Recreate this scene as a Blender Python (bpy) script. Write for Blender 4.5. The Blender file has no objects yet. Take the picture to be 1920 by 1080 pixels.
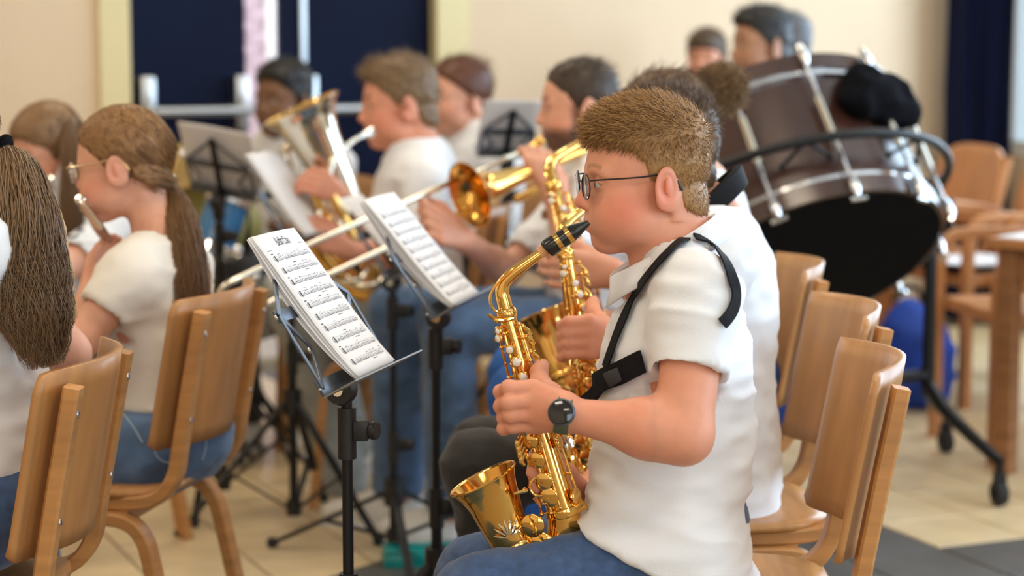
import bpy, bmesh, math, random
import numpy as np
from mathutils import Vector, Matrix
random.seed(7); RNG = np.random.default_rng(7)
scene = bpy.context.scene
# ------------------------------------------------------------------ camera
CAM_Z = 1.31; F_PX = 4000.0
PITCH = math.atan(503.0 / F_PX)
cam = bpy.data.cameras.new('camera'); cam_o = bpy.data.objects.new('camera', cam)
scene.collection.objects.link(cam_o); scene.camera = cam_o
cam.sensor_width = 36.0; cam.lens = 36.0 * F_PX / 1920.0
cam_o.location = (0, 0, CAM_Z); cam_o.rotation_euler = (math.pi / 2 - PITCH, 0, 0)
cam.dof.use_dof = True; cam.dof.focus_distance = 3.2; cam.dof.aperture_fstop = 2.9
cam.clip_start = 0.05
FW = np.array([0, math.cos(PITCH), -math.sin(PITCH)]); UPV = np.array([0, math.sin(PITCH), math.cos(PITCH)])
def P(px, py, Y):
    d = FW + (px - 960) / F_PX * np.array([1., 0, 0]) + (540 - py) / F_PX * UPV
    return np.array([0, 0, CAM_Z]) + d * (Y / d[1])
# ------------------------------------------------------------------ room frame: u2 runs along the back wall, u1 away from the viewer
ANG = math.radians(23.0)
U2 = np.array([math.cos(ANG), math.sin(ANG), 0]); U1 = np.array([-math.sin(ANG), math.cos(ANG), 0])
B0 = P(560, 200, 8.2); B0[2] = 0
def R(s, t, z=0.0): return B0 + U2 * s + U1 * t + np.array([0, 0, z])
def wall_s(px, t=0.0):
    d = P(px, 200, 1.0); d = d - np.array([0, 0, CAM_Z]); q = B0 + U1 * t
    k = np.dot(q, U1) / np.dot(d, U1)
    return float(np.dot(d * k - q, U2)), d * k
def wall_z(px, py, t=0.0):
    d = P(px, py, 1.0) - np.array([0, 0, CAM_Z]); q = B0 + U1 * t
    k = np.dot(q, U1) / np.dot(d, U1)
    return CAM_Z + d[2] * k
S_R = wall_s(1886)[0]; S_L = -5.2; T_REAR = -12.5; CEIL = 3.2
# ------------------------------------------------------------------ light
scene.view_settings.view_transform = 'Standard'; scene.view_settings.look = 'None'
scene.view_settings.exposure = -0.55; scene.view_settings.gamma = 1.0
scene.view_settings.use_curve_mapping = False
scene.cycles.use_denoising = True
w = bpy.data.worlds.new('sky'); scene.world = w; w.use_nodes = True
w.node_tree.nodes['Background'].inputs[0].default_value = (0.62, 0.78, 1.0, 1); w.node_tree.nodes['Background'].inputs[1].default_value = 1.2
def area(name, loc, aim, sx, sy, power, col):
    l = bpy.data.lights.new(name, 'AREA'); l.shape = 'RECTANGLE'; l.size = sx; l.size_y = sy
    l.energy = power; l.color = col
    o = bpy.data.objects.new(name, l); scene.collection.objects.link(o); o.location = loc
    o.rotation_euler = (Vector(aim) - Vector(loc)).to_track_quat('-Z', 'Y').to_euler(); return o
COOL = (0.58, 0.78, 1.0); WARM = (1.0, 0.86, 0.68)
for i, t in enumerate((-1.6, -4.2, -6.8, -9.4)):          # daylight through the four tall windows of the right wall
    p = R(S_R - 0.12, t, 1.75); area('window_daylight', p, p - U2, 2.1, 1.9, 115, COOL)
LAMPS = [(-3.4, -2.0), (-3.4, -4.6), (-3.4, -7.2), (-0.6, -2.0), (-0.6, -4.6), (-0.6, -7.2), (2.0, -2.0), (2.0, -4.6), (-3.4, -9.8), (-0.6, -9.8)]
for s_, t_ in LAMPS:
    p = R(s_, t_, CEIL - 0.10); area('ceiling_lamp_light', p, p - np.array([0, 0, 1.]), 1.1, 0.5, 24 if s_ < 1 else 9, WARM)
p = R(-0.9, 3.2, 2.9); area('courtyard_daylight', p, R(-0.75, 5.0, 1.5), 2.5, 2.0, 420, (0.9, 0.92, 1.0))
for s_ in (-3.2, 0.2):                                     # frontal fill added behind the camera, set at two invented rear-wall windows
    p = R(s_, T_REAR + 0.12, 1.75); area('rear_fill_light', p, p + U1, 2.3, 1.9, 60, (0.80, 0.90, 1.0))
# ------------------------------------------------------------------ materials
MATS = {}
def mat(name, col, rough=0.5, metal=0.0, noise=None, bump=None, coat=0.0, spec=0.5, sss=0.0, emit=None, alpha=None, attr=False, sheen=0.0, trans=0.0):
    """noise=(scale, amount, stretch xyz), bump=(scale, strength)"""
    m = bpy.data.materials.new(name); m.use_nodes = True; MATS[name] = m
    nt = m.node_tree; b = nt.nodes['Principled BSDF']
    b.inputs['Base Color'].default_value = (*col, 1); b.inputs['Roughness'].default_value = rough
    b.inputs['Metallic'].default_value = metal; b.inputs['Specular IOR Level'].default_value = spec
    if coat: b.inputs['Coat Weight'].default_value = coat; b.inputs['Coat Roughness'].default_value = 0.12
    if sheen: b.inputs['Sheen Weight'].default_value = sheen
    if trans: b.inputs['Transmission Weight'].default_value = trans
    if sss:
        b.inputs['Subsurface Weight'].default_value = sss; b.inputs['Subsurface Radius'].default_value = (1, .35, .2); b.inputs['Subsurface Scale'].default_value = 0.012
    if emit: b.inputs['Emission Color'].default_value = (*emit[0], 1); b.inputs['Emission Strength'].default_value = emit[1]
    tc = nt.nodes.new('ShaderNodeTexCoord')
    src = None
    if attr:
        a = nt.nodes.new('ShaderNodeAttribute'); a.attribute_name = 'col'; src = a.outputs['Color']
        nt.links.new(src, b.inputs['Base Color'])
    if noise:
        mp = nt.nodes.new('ShaderNodeMapping'); mp.inputs['Scale'].default_value = noise[2] if len(noise) > 2 else (1, 1, 1)
        n = nt.nodes.new('ShaderNodeTexNoise'); n.inputs['Scale'].default_value = noise[0]; n.inputs['Detail'].default_value = 5
        nt.links.new(tc.outputs['Object'], mp.inputs[0]); nt.links.new(mp.outputs[0], n.inputs['Vector'])
        mr = nt.nodes.new('ShaderNodeMapRange'); mr.inputs[1].default_value = .3; mr.inputs[2].default_value = .7
        mr.inputs[3].default_value = 1 - noise[1]; mr.inputs[4].default_value = 1 + noise[1]
        nt.links.new(n.outputs[0], mr.inputs[0])
        mx = nt.nodes.new('ShaderNodeVectorMath'); mx.operation = 'SCALE'
        if src: nt.links.new(src, mx.inputs[0])
        else: mx.inputs[0].default_value = col
        nt.links.new(mr.outputs[0], mx.inputs['Scale']); nt.links.new(mx.outputs[0], b.inputs['Base Color'])
    if bump:
        n2 = nt.nodes.new('ShaderNodeTexNoise'); n2.inputs['Scale'].default_value = bump[0]; n2.inputs['Detail'].default_value = 3
        nt.links.new(tc.outputs['Object'], n2.inputs['Vector'])
        bp = nt.nodes.new('ShaderNodeBump'); bp.inputs['Strength'].default_value = bump[1]; bp.inputs['Distance'].default_value = 0.01
        nt.links.new(n2.outputs[0], bp.inputs['Height']); nt.links.new(bp.outputs[0], b.inputs['Normal'])
    return m
mat('wall_cream', (0.74, 0.57, 0.39), 0.9, noise=(3, .03), bump=(60, .05))
mat('frame_yellow', (0.76, 0.65, 0.36), 0.6)
mat('door_navy', (0.0025, 0.006, 0.026), 0.55, noise=(2, .2), spec=.12)
mat('steel', (0.62, 0.64, 0.66), 0.3, 1.0)
mat('tile_light', (0.74, 0.57, 0.33), 0.36, noise=(7, .10, (1, 1, 1)))
mat('tile_dark', (0.085, 0.08, 0.072), 0.45, noise=(9, .15))
mat('grout', (0.26, 0.20, 0.13), 0.9)
mat('ceiling_white', (0.75, 0.72, 0.66), 0.9)
mat('brick', (0.52, 0.40, 0.45), 0.9, noise=(8, .15))
mat('mortar', (0.6, 0.55, 0.52), 0.9)
mat('white_paint', (0.8, 0.8, 0.8), 0.5)
mat('pane_bright', (0.7, 0.85, 0.95), 0.3, emit=((0.52, 0.74, 0.92), 0.9))
mat('lamp_diffuser', (0.9, 0.85, 0.75), 0.4, emit=((1.0, 0.82, 0.58), 5.0))
mat('curtain_navy', (0.008, 0.011, 0.035), 0.95, spec=.1)
mat('beech', (0.50, 0.235, 0.075), 0.42, noise=(5, .22, (1, 1, 9)), coat=.08)
mat('beech_flat', (0.50, 0.24, 0.078), 0.42, noise=(5, .20, (9, 1, 1)), coat=.12)
mat('beech_panel', (0.46, 0.215, 0.07), 0.40, noise=(4, .20, (1, 6, 1)), coat=.12)
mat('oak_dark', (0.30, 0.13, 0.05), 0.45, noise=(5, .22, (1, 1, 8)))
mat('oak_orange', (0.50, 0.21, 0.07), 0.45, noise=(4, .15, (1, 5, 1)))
mat('screw', (0.7, 0.7, 0.7), 0.25, 1.0)
mat('black_metal', (0.007, 0.007, 0.008), 0.42, spec=.35)
mat('black_plastic', (0.01, 0.01, 0.011), 0.45)
mat('grey_metal', (0.11, 0.13, 0.16), 0.35, 0.6)
mat('lip_steel', (0.32, 0.31, 0.30), 0.4, 0.7)
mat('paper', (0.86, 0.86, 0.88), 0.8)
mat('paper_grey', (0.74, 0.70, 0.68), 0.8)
mat('ink', (0.10, 0.10, 0.11), 0.8)
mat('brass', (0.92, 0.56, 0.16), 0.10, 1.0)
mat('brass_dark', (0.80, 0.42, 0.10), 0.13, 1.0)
mat('copper_cork', (0.62, 0.30, 0.12), 0.35)
mat('nickel', (0.86, 0.80, 0.66), 0.12, 1.0)
mat('chrome', (0.85, 0.85, 0.86), 0.08, 1.0)
mat('silver_flute', (0.85, 0.78, 0.70), 0.16, 1.0)
mat('pearl', (0.85, 0.82, 0.76), 0.2, coat=.5)
mat('ebonite', (0.012, 0.012, 0.012), 0.22)
mat('skin', (0.7, 0.4, 0.3), 0.48, sss=0.12, attr=True, noise=(40, .05), spec=.35)
mat('hair', (0.2, 0.1, 0.05), 0.45, attr=True, spec=.4)
mat('cotton_white', (0.83, 0.855, 0.90), 0.9, noise=(3, .02), bump=(420, .10), sheen=.15)
mat('cotton_cream', (0.84, 0.80, 0.73), 0.9, bump=(350, .08), sheen=.15)
mat('denim_blue', (0.045, 0.095, 0.22), 0.85, noise=(60, .22), bump=(500, .15), sheen=.2)
mat('denim_mid', (0.075, 0.14, 0.26), 0.85, noise=(14, .35), bump=(400, .15), sheen=.2)
mat('denim_pale', (0.34, 0.36, 0.34), 0.9, noise=(12, .2), bump=(300, .12))
mat('denim_black', (0.025, 0.024, 0.024), 0.85, noise=(20, .3), bump=(400, .12), sheen=.15)
mat('trousers_royal', (0.02, 0.11, 0.42), 0.8, noise=(10, .2))
mat('strap_black', (0.006, 0.006, 0.008), 0.7, spec=.2, bump=(500, .2))
mat('watch_green', (0.10, 0.12, 0.07), 0.5)
mat('watch_glass', (0.006, 0.006, 0.008), 0.06, coat=.6)
mat('lens', (0.9, 0.95, 1.0), 0.02, trans=1.0)
mat('frame_dark', (0.05, 0.05, 0.06), 0.3, 0.8)
mat('frame_gold', (0.80, 0.62, 0.36), 0.2, 1.0)
mat('sneaker', (0.80, 0.78, 0.72), 0.7)
mat('shoe_brown', (0.22, 0.12, 0.05), 0.6)
mat('rubber', (0.02, 0.02, 0.02), 0.8)
mat('drum_shell', (0.045, 0.016, 0.010), 0.30, noise=(4, .3, (6, 1, 1)), coat=.5)
mat('drum_head_black', (0.003, 0.003, 0.004), 0.8, spec=.1)
mat('drum_head_white', (0.7, 0.7, 0.68), 0.6)
mat('drum_blue', (0.02, 0.16, 0.38), 0.25, coat=.5)
mat('drum_olive', (0.30, 0.28, 0.09), 0.35)
mat('cymbal', (0.72, 0.52, 0.22), 0.25, 1.0)
mat('cloth_black', (0.004, 0.004, 0.006), 0.95, spec=.1)
mat('bag_blue', (0.01, 0.06, 0.40), 0.7, noise=(10, .25))
mat('teal_plastic', (0.0, 0.30, 0.28), 0.25, noise=(6, .35), coat=.4)
mat('scrunchie', (0.62, 0.50, 0.34), 0.9, bump=(200, .4))
mat('print_red', (0.45, 0.02, 0.05), 0.9)
mat('print_yellow', (0.6, 0.45, 0.04), 0.9)
mat('jacket_red', (0.3, 0.03, 0.05), 0.8)
mat('bottle_gold', (0.45, 0.24, 0.06), 0.25, 0.6)
# ------------------------------------------------------------------ scene graph helpers
COL = scene.collection
def tag(o, label=None, cat=None, group=None, kind=None):
    if label: o['label'] = label
    if cat: o['category'] = cat
    if group: o['group'] = group
    if kind: o['kind'] = kind
    return o
def empty(name, loc=(0, 0, 0), label=None, cat=None, group=None, rz=0.0):
    o = bpy.data.objects.new(name, None); COL.objects.link(o); o.location = loc; o.rotation_euler = (0, 0, rz)
    o.empty_display_size = 0.05
    return tag(o, label, cat, group)
def link(name, me, m, parent=None, smooth=True):
    o = bpy.data.objects.new(name, me); COL.objects.link(o)
    if m is not None: me.materials.append(MATS[m] if isinstance(m, str) else m)
    if smooth: me.shade_smooth()
    if parent is not None:
        o.parent = parent
    return o
def wparent(o, parent):
    """parent o (whose mesh is in world space) keeping it where it is"""
    o.parent = parent; o.matrix_parent_inverse = parent.matrix_basis.inverted(); return o
def copy_tree(o, parent=None):
    c = o.copy(); COL.objects.link(c)
    if parent is not None: c.parent = parent
    for ch in list(o.children): copy_tree(ch, c)
    return c
def pymesh(name, v, f):
    me = bpy.data.meshes.new(name)
    me.from_pydata([tuple(map(float, x)) for x in v], [], [tuple(map(int, x)) for x in f]); me.update(); return me
class MB:
    """collects shapes of ONE part"""
    def __init__(s): s.v = []; s.f = []
    def add(s, v, f):
        n = len(s.v); s.v += [tuple(map(float, x)) for x in v]; s.f += [tuple(int(i) + n for i in q) for q in f]; return s
    def box(s, c, h, ax=None, bev=0.0):
        """oriented box: centre, half sizes, axes rows"""
        ax = np.eye(3) if ax is None else np.array(ax)
        bm = bmesh.new(); bmesh.ops.create_cube(bm, size=2.0)
        for q in bm.verts: q.co = Vector((q.co.x * h[0], q.co.y * h[1], q.co.z * h[2]))
        if bev: bmesh.ops.bevel(bm, geom=list(bm.edges), offset=bev, segments=2, profile=.5, affect='EDGES')
        v = [np.array(c) + q.co[0] * ax[0] + q.co[1] * ax[1] + q.co[2] * ax[2] for q in bm.verts]
        bm.verts.index_update(); f = [[q.index for q in fa.verts] for fa in bm.faces]; bm.free()
        return s.add(v, f)
    def tube(s, path, rad, n=10, res=0, cap=True, flat=None):
        v, f = tube_geo(path, rad, n, res, cap, flat); return s.add(v, f)
    def ball(s, c, r, n=8):
        v = []; f = []; m = n // 2 + 1; r = np.ones(3) * r
        for i in range(m + 1):
            a = math.pi * i / m
            for j in range(n):
                b = 2 * math.pi * j / n
                v.append(np.array(c) + r * np.array([math.sin(a) * math.cos(b), math.sin(a) * math.sin(b), math.cos(a)]))
        for i in range(m):
            for j in range(n):
                f.append((i * n + j, (i + 1) * n + j, (i + 1) * n + (j + 1) % n, i * n + (j + 1) % n))
        return s.add(v, f)
    def disc(s, c, nrm, r, th, n=16, dome=0.0):
        c = np.array(c, float); nrm = unit(nrm)
        pr = [(0, -th / 2), (r * .9, -th / 2), (r, -th / 4), (r, th / 4), (r * .9, th / 2), (0, th / 2 + dome)]
        return s.lathe(c, nrm, pr, n)
    def lathe(s, c, axis, prof, n=24):
        c = np.array(c, float); a = unit(axis); e1 = perp(a); e2 = np.cross(a, e1); v = []; f = []
        for r, h in prof:
            for j in range(n):
                t = 2 * math.pi * j / n; v.append(c + a * h + r * (math.cos(t) * e1 + math.sin(t) * e2))
        for i in range(len(prof) - 1):
            for j in range(n):
                f.append((i * n + j, i * n + (j + 1) % n, (i + 1) * n + (j + 1) % n, (i + 1) * n + j))
        return s.add(v, f)
    def build(s, name, m, parent=None, smooth=True, world=False, fix=True):
        me = pymesh(name, s.v, s.f)
        if fix:
            bm = bmesh.new(); bm.from_mesh(me); bmesh.ops.remove_doubles(bm, verts=bm.verts, dist=1e-6)
            bmesh.ops.recalc_face_normals(bm, faces=bm.faces); bm.to_mesh(me); bm.free()
        o = link(name, me, m, None, smooth)
        if smooth:
            try: me.set_sharp_from_angle(angle=math.radians(42))
            except Exception: pass
        if parent is not None:
            if world: wparent(o, parent)
            else: o.parent = parent
        return o
def unit(v): v = np.array(v, float); return v / (np.linalg.norm(v) + 1e-12)
def perp(a):
    h = np.array([0, 0, 1.]) if abs(a[2]) < .9 else np.array([1., 0, 0]); return unit(np.cross(h, a))
def catmull(pts, res):
    p = np.array(pts, float)
    if res <= 1 or len(p) < 3: return p
    q = np.vstack([2 * p[0] - p[1], p, 2 * p[-1] - p[-2]]); out = []
    for i in range(1, len(q) - 2):
        for k in range(res):
            t = k / res
            out.append(.5 * ((2 * q[i]) + (-q[i-1] + q[i+1]) * t + (2*q[i-1] - 5*q[i] + 4*q[i+1] - q[i+2]) * t * t + (-q[i-1] + 3*q[i] - 3*q[i+1] + q[i+2]) * t ** 3))
    out.append(p[-1]); return np.array(out)
def tube_geo(path, rad, n=10, res=0, cap=True, flat=None):
    """sweep a circle (or an a x b rectangle if flat=(a,b,lateral axis)) along a path"""
    path = np.array(path, float); rad = np.ones(len(path)) * np.array(rad, float)
    if res > 1:
        both = catmull(np.column_stack([path, rad]), res); path = both[:, :3]; rad = both[:, 3]
    m = len(path); tg = np.gradient(path, axis=0); tg /= np.linalg.norm(tg, axis=1)[:, None] + 1e-12
    e = perp(tg[0]); v = []
    if flat: lat = unit(flat[2])
    for i in range(m):
        if flat:
            e1 = lat - tg[i] * np.dot(lat, tg[i]); e1 = unit(e1); e2 = np.cross(tg[i], e1)
            a, b = flat[0] * rad[i], flat[1] * rad[i]; c = min(a, b) * .3
            for sx, sy in ((1, .0), (1, 1), (-1, 1), (-1, 0), (-1, -1), (1, -1)):
                pass
            prof = [(a - c, b), (-(a - c), b), (-a, b - c), (-a, -(b - c)), (-(a - c), -b), (a - c, -b), (a, -(b - c)), (a, b - c)]
            for x, y in prof: v.append(path[i] + e1 * x + e2 * y)
        else:
            e = unit(e - tg[i] * np.dot(e, tg[i])); e2 = np.cross(tg[i], e)
            for j in range(n):
                t = 2 * math.pi * j / n; v.append(path[i] + rad[i] * (math.cos(t) * e + math.sin(t) * e2))
    if flat: n = 8
    f = [(i * n + j, i * n + (j + 1) % n, (i + 1) * n + (j + 1) % n, (i + 1) * n + j) for i in range(m - 1) for j in range(n)]
    if cap: f.append(tuple(range(n - 1, -1, -1))); f.append(tuple(range((m - 1) * n, m * n)))
    return v, f
# ------------------------------------------------------------------ signed-distance modelling (smooth unions, surface nets)
def vnoise(p, seed=0):
    p = np.asarray(p, np.float64); i = np.floor(p).astype(np.int64); f = p - i; f = f * f * (3 - 2 * f)
    def h(a, b, c):
        n = (a * 374761393 + b * 668265263 + c * 2147483647 + seed * 974634777) & 0x7fffffff
        n = (n ^ (n >> 13)) * 1274126177 & 0x7fffffff
        return ((n ^ (n >> 16)) & 0xffff) / 32767.5 - 1
    r = 0
    for dx in (0, 1):
        for dy in (0, 1):
            for dz in (0, 1):
                wgt = (f[:, 0] if dx else 1 - f[:, 0]) * (f[:, 1] if dy else 1 - f[:, 1]) * (f[:, 2] if dz else 1 - f[:, 2])
                r = r + wgt * h(i[:, 0] + dx, i[:, 1] + dy, i[:, 2] + dz)
    return r
class Field:
    def __init__(s): s.pr = []
    def _add(s, fn, lo, hi, k, op): s.pr.append((fn, np.array(lo, float), np.array(hi, float), k, op)); return s
    def cone(s, a, b, ra, rb, k=.02, op='u'):
        a = np.array(a, np.float32); b = np.array(b, np.float32); ab = b - a; L2 = float(ab @ ab) + 1e-12
        def fn(X, Y, Z):
            dx, dy, dz = X - a[0], Y - a[1], Z - a[2]
            t = np.clip((dx * ab[0] + dy * ab[1] + dz * ab[2]) / L2, 0, 1)
            return np.sqrt((dx - t * ab[0]) ** 2 + (dy - t * ab[1]) ** 2 + (dz - t * ab[2]) ** 2) - (ra + (rb - ra) * t)
        r = max(ra, rb); return s._add(fn, np.minimum(a, b) - r, np.maximum(a, b) + r, k, op)
    def chain(s, pts, rad, k=.01, op='u'):
        for i in range(len(pts) - 1): s.cone(pts[i], pts[i + 1], rad[i], rad[i + 1], k, op)
        return s
    def ell(s, c, r, ax=None, k=.02, op='u'):
        c = np.array(c, np.float32); r = np.array(r, np.float32) * np.ones(3, np.float32); M = np.eye(3, dtype=np.float32) if ax is None else np.array(ax, np.float32)
        def fn(X, Y, Z):
            dx, dy, dz = X - c[0], Y - c[1], Z - c[2]
            q = [(M[i][0] * dx + M[i][1] * dy + M[i][2] * dz) for i in range(3)]
            k0 = np.sqrt(sum((q[i] / r[i]) ** 2 for i in range(3))); k1 = np.sqrt(sum((q[i] / r[i] ** 2) ** 2 for i in range(3))) + 1e-9
            return np.where(k0 < .3, (k0 - 1) * float(r.min()), k0 * (k0 - 1) / k1)
        e = np.abs(M.T) @ r; return s._add(fn, c - e, c + e, k, op)
    def loft(s, base, axis, fwd, rows, k=.02, op='u', ex=2.3, grow=0.0, cap=0.0):
        """rows: (h, forward offset, half depth, half width) stacked along axis"""
        base = np.array(base, float); ax = unit(axis); f = unit(np.array(fwd) - ax * np.dot(fwd, ax)); l = np.cross(ax, f)
        rw = np.array(rows, float); H = rw[:, 0]
        def fn(X, Y, Z):
            dx, dy, dz = X - base[0], Y - base[1], Z - base[2]
            h = dx * ax[0] + dy * ax[1] + dz * ax[2]; u = dx * f[0] + dy * f[1] + dz * f[2]; v = dx * l[0] + dy * l[1] + dz * l[2]
            hc = np.clip(h, H[0], H[-1]); o = np.interp(hc, H, rw[:, 1]); a = np.interp(hc, H, rw[:, 2]) + grow; b = np.interp(hc, H, rw[:, 3]) + grow
            q = (np.abs((u - o) / a) ** ex + np.abs(v / b) ** ex) ** (1 / ex)
            d = (q - 1) * np.minimum(a, b) * .9
            e = np.abs(h - hc); r = cap
            return np.where(e > 0, np.sqrt(np.maximum(d + r, 0) ** 2 + e * e) - r, d)
        m = max(rw[:, 2].max(), rw[:, 3].max()) + grow + np.abs(rw[:, 1]).max() + .01
        c0 = base + ax * H[0]; c1 = base + ax * H[-1]
        return s._add(fn, np.minimum(c0, c1) - m, np.maximum(c0, c1) + m, k, op)
    def fn(s, f, lo, hi, k=.01, op='u'): return s._add(f, lo, hi, k, op)
    def plane(s, pt, nrm, k=.004):
        """keep the side the normal points away from"""
        pt = np.array(pt, float); n = unit(nrm)
        return s._add(lambda X, Y, Z: (X - pt[0]) * n[0] + (Y - pt[1]) * n[1] + (Z - pt[2]) * n[2], [-99] * 3, [99] * 3, k, 'i')
    def bounds(s):
        u = [q for q in s.pr if q[4] == 'u']; return np.min([q[1] for q in u], 0), np.max([q[2] for q in u], 0)
    def mesh(s, vox, lo=None, hi=None, pad=.03):
        if lo is None: lo, hi = s.bounds(); lo = lo - pad; hi = hi + pad
        lo = np.array(lo, float); hi = np.array(hi, float); n = np.maximum(((hi - lo) / vox).astype(int) + 2, 4)
        g = [(lo[i] + vox * np.arange(n[i])).astype(np.float32) for i in range(3)]
        f = np.full(n, .5, np.float32)
        for fn, a, b, k, op in s.pr:
            m = k + 3 * vox + (.02 if op == 'u' else .0)
            i0 = np.clip(np.floor((a - m - lo) / vox).astype(int), 0, n); i1 = np.clip(np.ceil((b + m - lo) / vox).astype(int) + 1, 0, n)
            if np.any(i1 <= i0): continue
            sl = tuple(slice(i0[i], i1[i]) for i in range(3))
            X = g[0][sl[0]][:, None, None]; Y = g[1][sl[1]][None, :, None]; Z = g[2][sl[2]][None, None, :]
            d = fn(X, Y, Z).astype(np.float32); c = f[sl]
            if op == 'u': f[sl] = np.minimum(c, d) - (np.maximum(k - np.abs(c - d), 0) ** 2 / (4 * k) if k > 0 else 0)
            elif op == 's': f[sl] = np.maximum(c, -d) + (np.maximum(k - np.abs(c + d), 0) ** 2 / (4 * k) if k > 0 else 0)
            else: f[sl] = np.maximum(c, d) + (np.maximum(k - np.abs(c - d), 0) ** 2 / (4 * k) if k > 0 else 0)
        return surface_nets(f, lo, vox)
def surface_nets(f, lo, vox):
    n = np.array(f.shape); ins = f < 0
    cnt = np.zeros(n - 1, np.int8)
    for a in (0, 1):
        for b in (0, 1):
            for c in (0, 1): cnt += ins[a:n[0]-1+a, b:n[1]-1+b, c:n[2]-1+c]
    act = np.argwhere((cnt > 0) & (cnt < 8))
    if len(act) == 0: return np.zeros((0, 3)), np.zeros((0, 4), int)
    idx = np.full(n - 1, -1, np.int32); idx[act[:, 0], act[:, 1], act[:, 2]] = np.arange(len(act))
    cor = [(a, b, c) for a in (0, 1) for b in (0, 1) for c in (0, 1)]
    val = np.stack([f[act[:, 0]+a, act[:, 1]+b, act[:, 2]+c] for a, b, c in cor], 1)
    acc = np.zeros((len(act), 3)); w_ = np.zeros(len(act))
    for i in range(8):
        for j in range(i + 1, 8):
            if sum(abs(cor[i][q] - cor[j][q]) for q in range(3)) != 1: continue
            x = (val[:, i] < 0) != (val[:, j] < 0); t = np.where(x, val[:, i] / (val[:, i] - val[:, j] + 1e-20), 0)
            ci = np.array(cor[i]); cj = np.array(cor[j])
            acc += np.where(x[:, None], ci + t[:, None] * (cj - ci), 0); w_ += x
    V = lo + vox * (act + acc / w_[:, None]); Q = []
    for ax in range(3):
        a1, a2 = (ax + 1) % 3, (ax + 2) % 3
        sl0 = [slice(None)] * 3; sl1 = [slice(None)] * 3; sl0[ax] = slice(0, -1); sl1[ax] = slice(1, None)
        e = np.argwhere(ins[tuple(sl0)] != ins[tuple(sl1)])
        e = e[(e[:, a1] > 0) & (e[:, a2] > 0) & (e[:, a1] < n[a1] - 1) & (e[:, a2] < n[a2] - 1)]
        if len(e) == 0: continue
        def cell(d1, d2):
            q = e.copy(); q[:, a1] -= d1; q[:, a2] -= d2; return idx[q[:, 0], q[:, 1], q[:, 2]]
        q = np.stack([cell(1, 1), cell(0, 1), cell(0, 0), cell(1, 0)], 1)
        fl = ~ins[e[:, 0], e[:, 1], e[:, 2]]; q[fl] = q[fl][:, ::-1]; Q.append(q)
    return V, np.vstack(Q)
def vnormals(V, Q):
    n = np.cross(V[Q[:, 2]] - V[Q[:, 0]], V[Q[:, 3]] - V[Q[:, 1]]); N = np.zeros_like(V)
    for i in range(4): np.add.at(N, Q[:, i], n)
    return N / (np.linalg.norm(N, axis=1)[:, None] + 1e-12)
def relax(V, Q, it=2, lam=.5):
    for _ in range(it):
        s = np.zeros_like(V); c = np.zeros(len(V))
        for i in range(4):
            for j in ((i + 1) % 4, (i + 3) % 4):
                np.add.at(s, Q[:, i], V[Q[:, j]]); np.add.at(c, Q[:, i], 1)
        V = V + lam * (s / np.maximum(c, 1)[:, None] - V)
    return V
def fastmesh(name, V, Q, cols=None):
    me = bpy.data.meshes.new(name); nv, nq = len(V), len(Q); k = Q.shape[1]
    me.vertices.add(nv); me.vertices.foreach_set('co', np.asarray(V, np.float32).ravel())
    me.loops.add(nq * k); me.loops.foreach_set('vertex_index', np.asarray(Q, np.int32).ravel())
    me.polygons.add(nq); me.polygons.foreach_set('loop_start', np.arange(0, nq * k, k, dtype=np.int32))
    me.update(calc_edges=True); me.validate()
    if cols is not None and len(me.vertices) == nv:
        a = me.color_attributes.new('col', 'FLOAT_COLOR', 'POINT')
        a.data.foreach_set('color', np.column_stack([cols, np.ones(nv)]).astype(np.float32).ravel())
    return me
def sdf_obj(name, fld, vox, m, parent, disp=None, cols=None, it=1):
    V, Q = fld.mesh(vox)
    V = relax(V, Q, it)
    if disp is not None: V = V + vnormals(V, Q) * disp(V)[:, None]
    c = None if cols is None else np.tile(np.array(cols, float), (len(V), 1))
    return wparent(link(name, fastmesh(name, V, Q, c), m), parent)
# ================================================================== the room
def G(px, py):
    d = P(px, py, 1.0) - np.array([0, 0, CAM_Z]); k = -CAM_Z / d[2]; return np.array([d[0] * k, d[1] * k, 0.0])
def project(p):
    q = np.array(p, float) - np.array([0, 0, CAM_Z]); z = q @ FW
    return 960 + F_PX * q[0] / z, 540 - F_PX * (q @ UPV) / z, z
AXR = [U2, U1, np.array([0, 0, 1.])]
def rbox(mb, s0, s1, t0, t1, z0, z1, bev=0.0):
    return mb.box(R((s0 + s1) / 2, (t0 + t1) / 2, (z0 + z1) / 2), ((s1 - s0) / 2, (t1 - t0) / 2, (z1 - z0) / 2), AXR, bev)
def struct(name, mb, m, parent=None, smooth=False):
    o = mb.build(name, m, parent, smooth)
    if parent is None: o['kind'] = 'structure'
    return o
floor = struct('floor', rbox(MB(), S_L, S_R, T_REAR, 0.0, -0.12, -0.004), 'grout')
struct('ceiling', rbox(MB(), S_L, S_R, T_REAR, 0.0, CEIL, CEIL + .1), 'ceiling_white')
T0 = 0.27; CC = G(1760, 1026); ci = np.dot(CC - B0, U2); cj = np.dot(CC - B0, U1)
tm = MB().box((0, 0, -.005), (T0 / 2 - .0035, T0 / 2 - .0035, .005), AXR, .0022)
tl = tm.build('tile', 'tile_light', floor, False); td = tm.build('tile', 'tile_dark', floor, False)
cand = []
for i in range(-18, 14):
    for j in range(-4, 16):
        c = R(ci + (i + .5) * T0, cj + (j + .5) * T0)
        if np.dot(c - B0, U1) > -.15 or np.dot(c - B0, U2) > S_R - .15: continue
        x, y, z = project(c)
        if -130 < x < 2050 and y < 1170 and z > 2: cand.append((z, i, j, c))
cand.sort(key=lambda q: q[0]); first = {}
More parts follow.
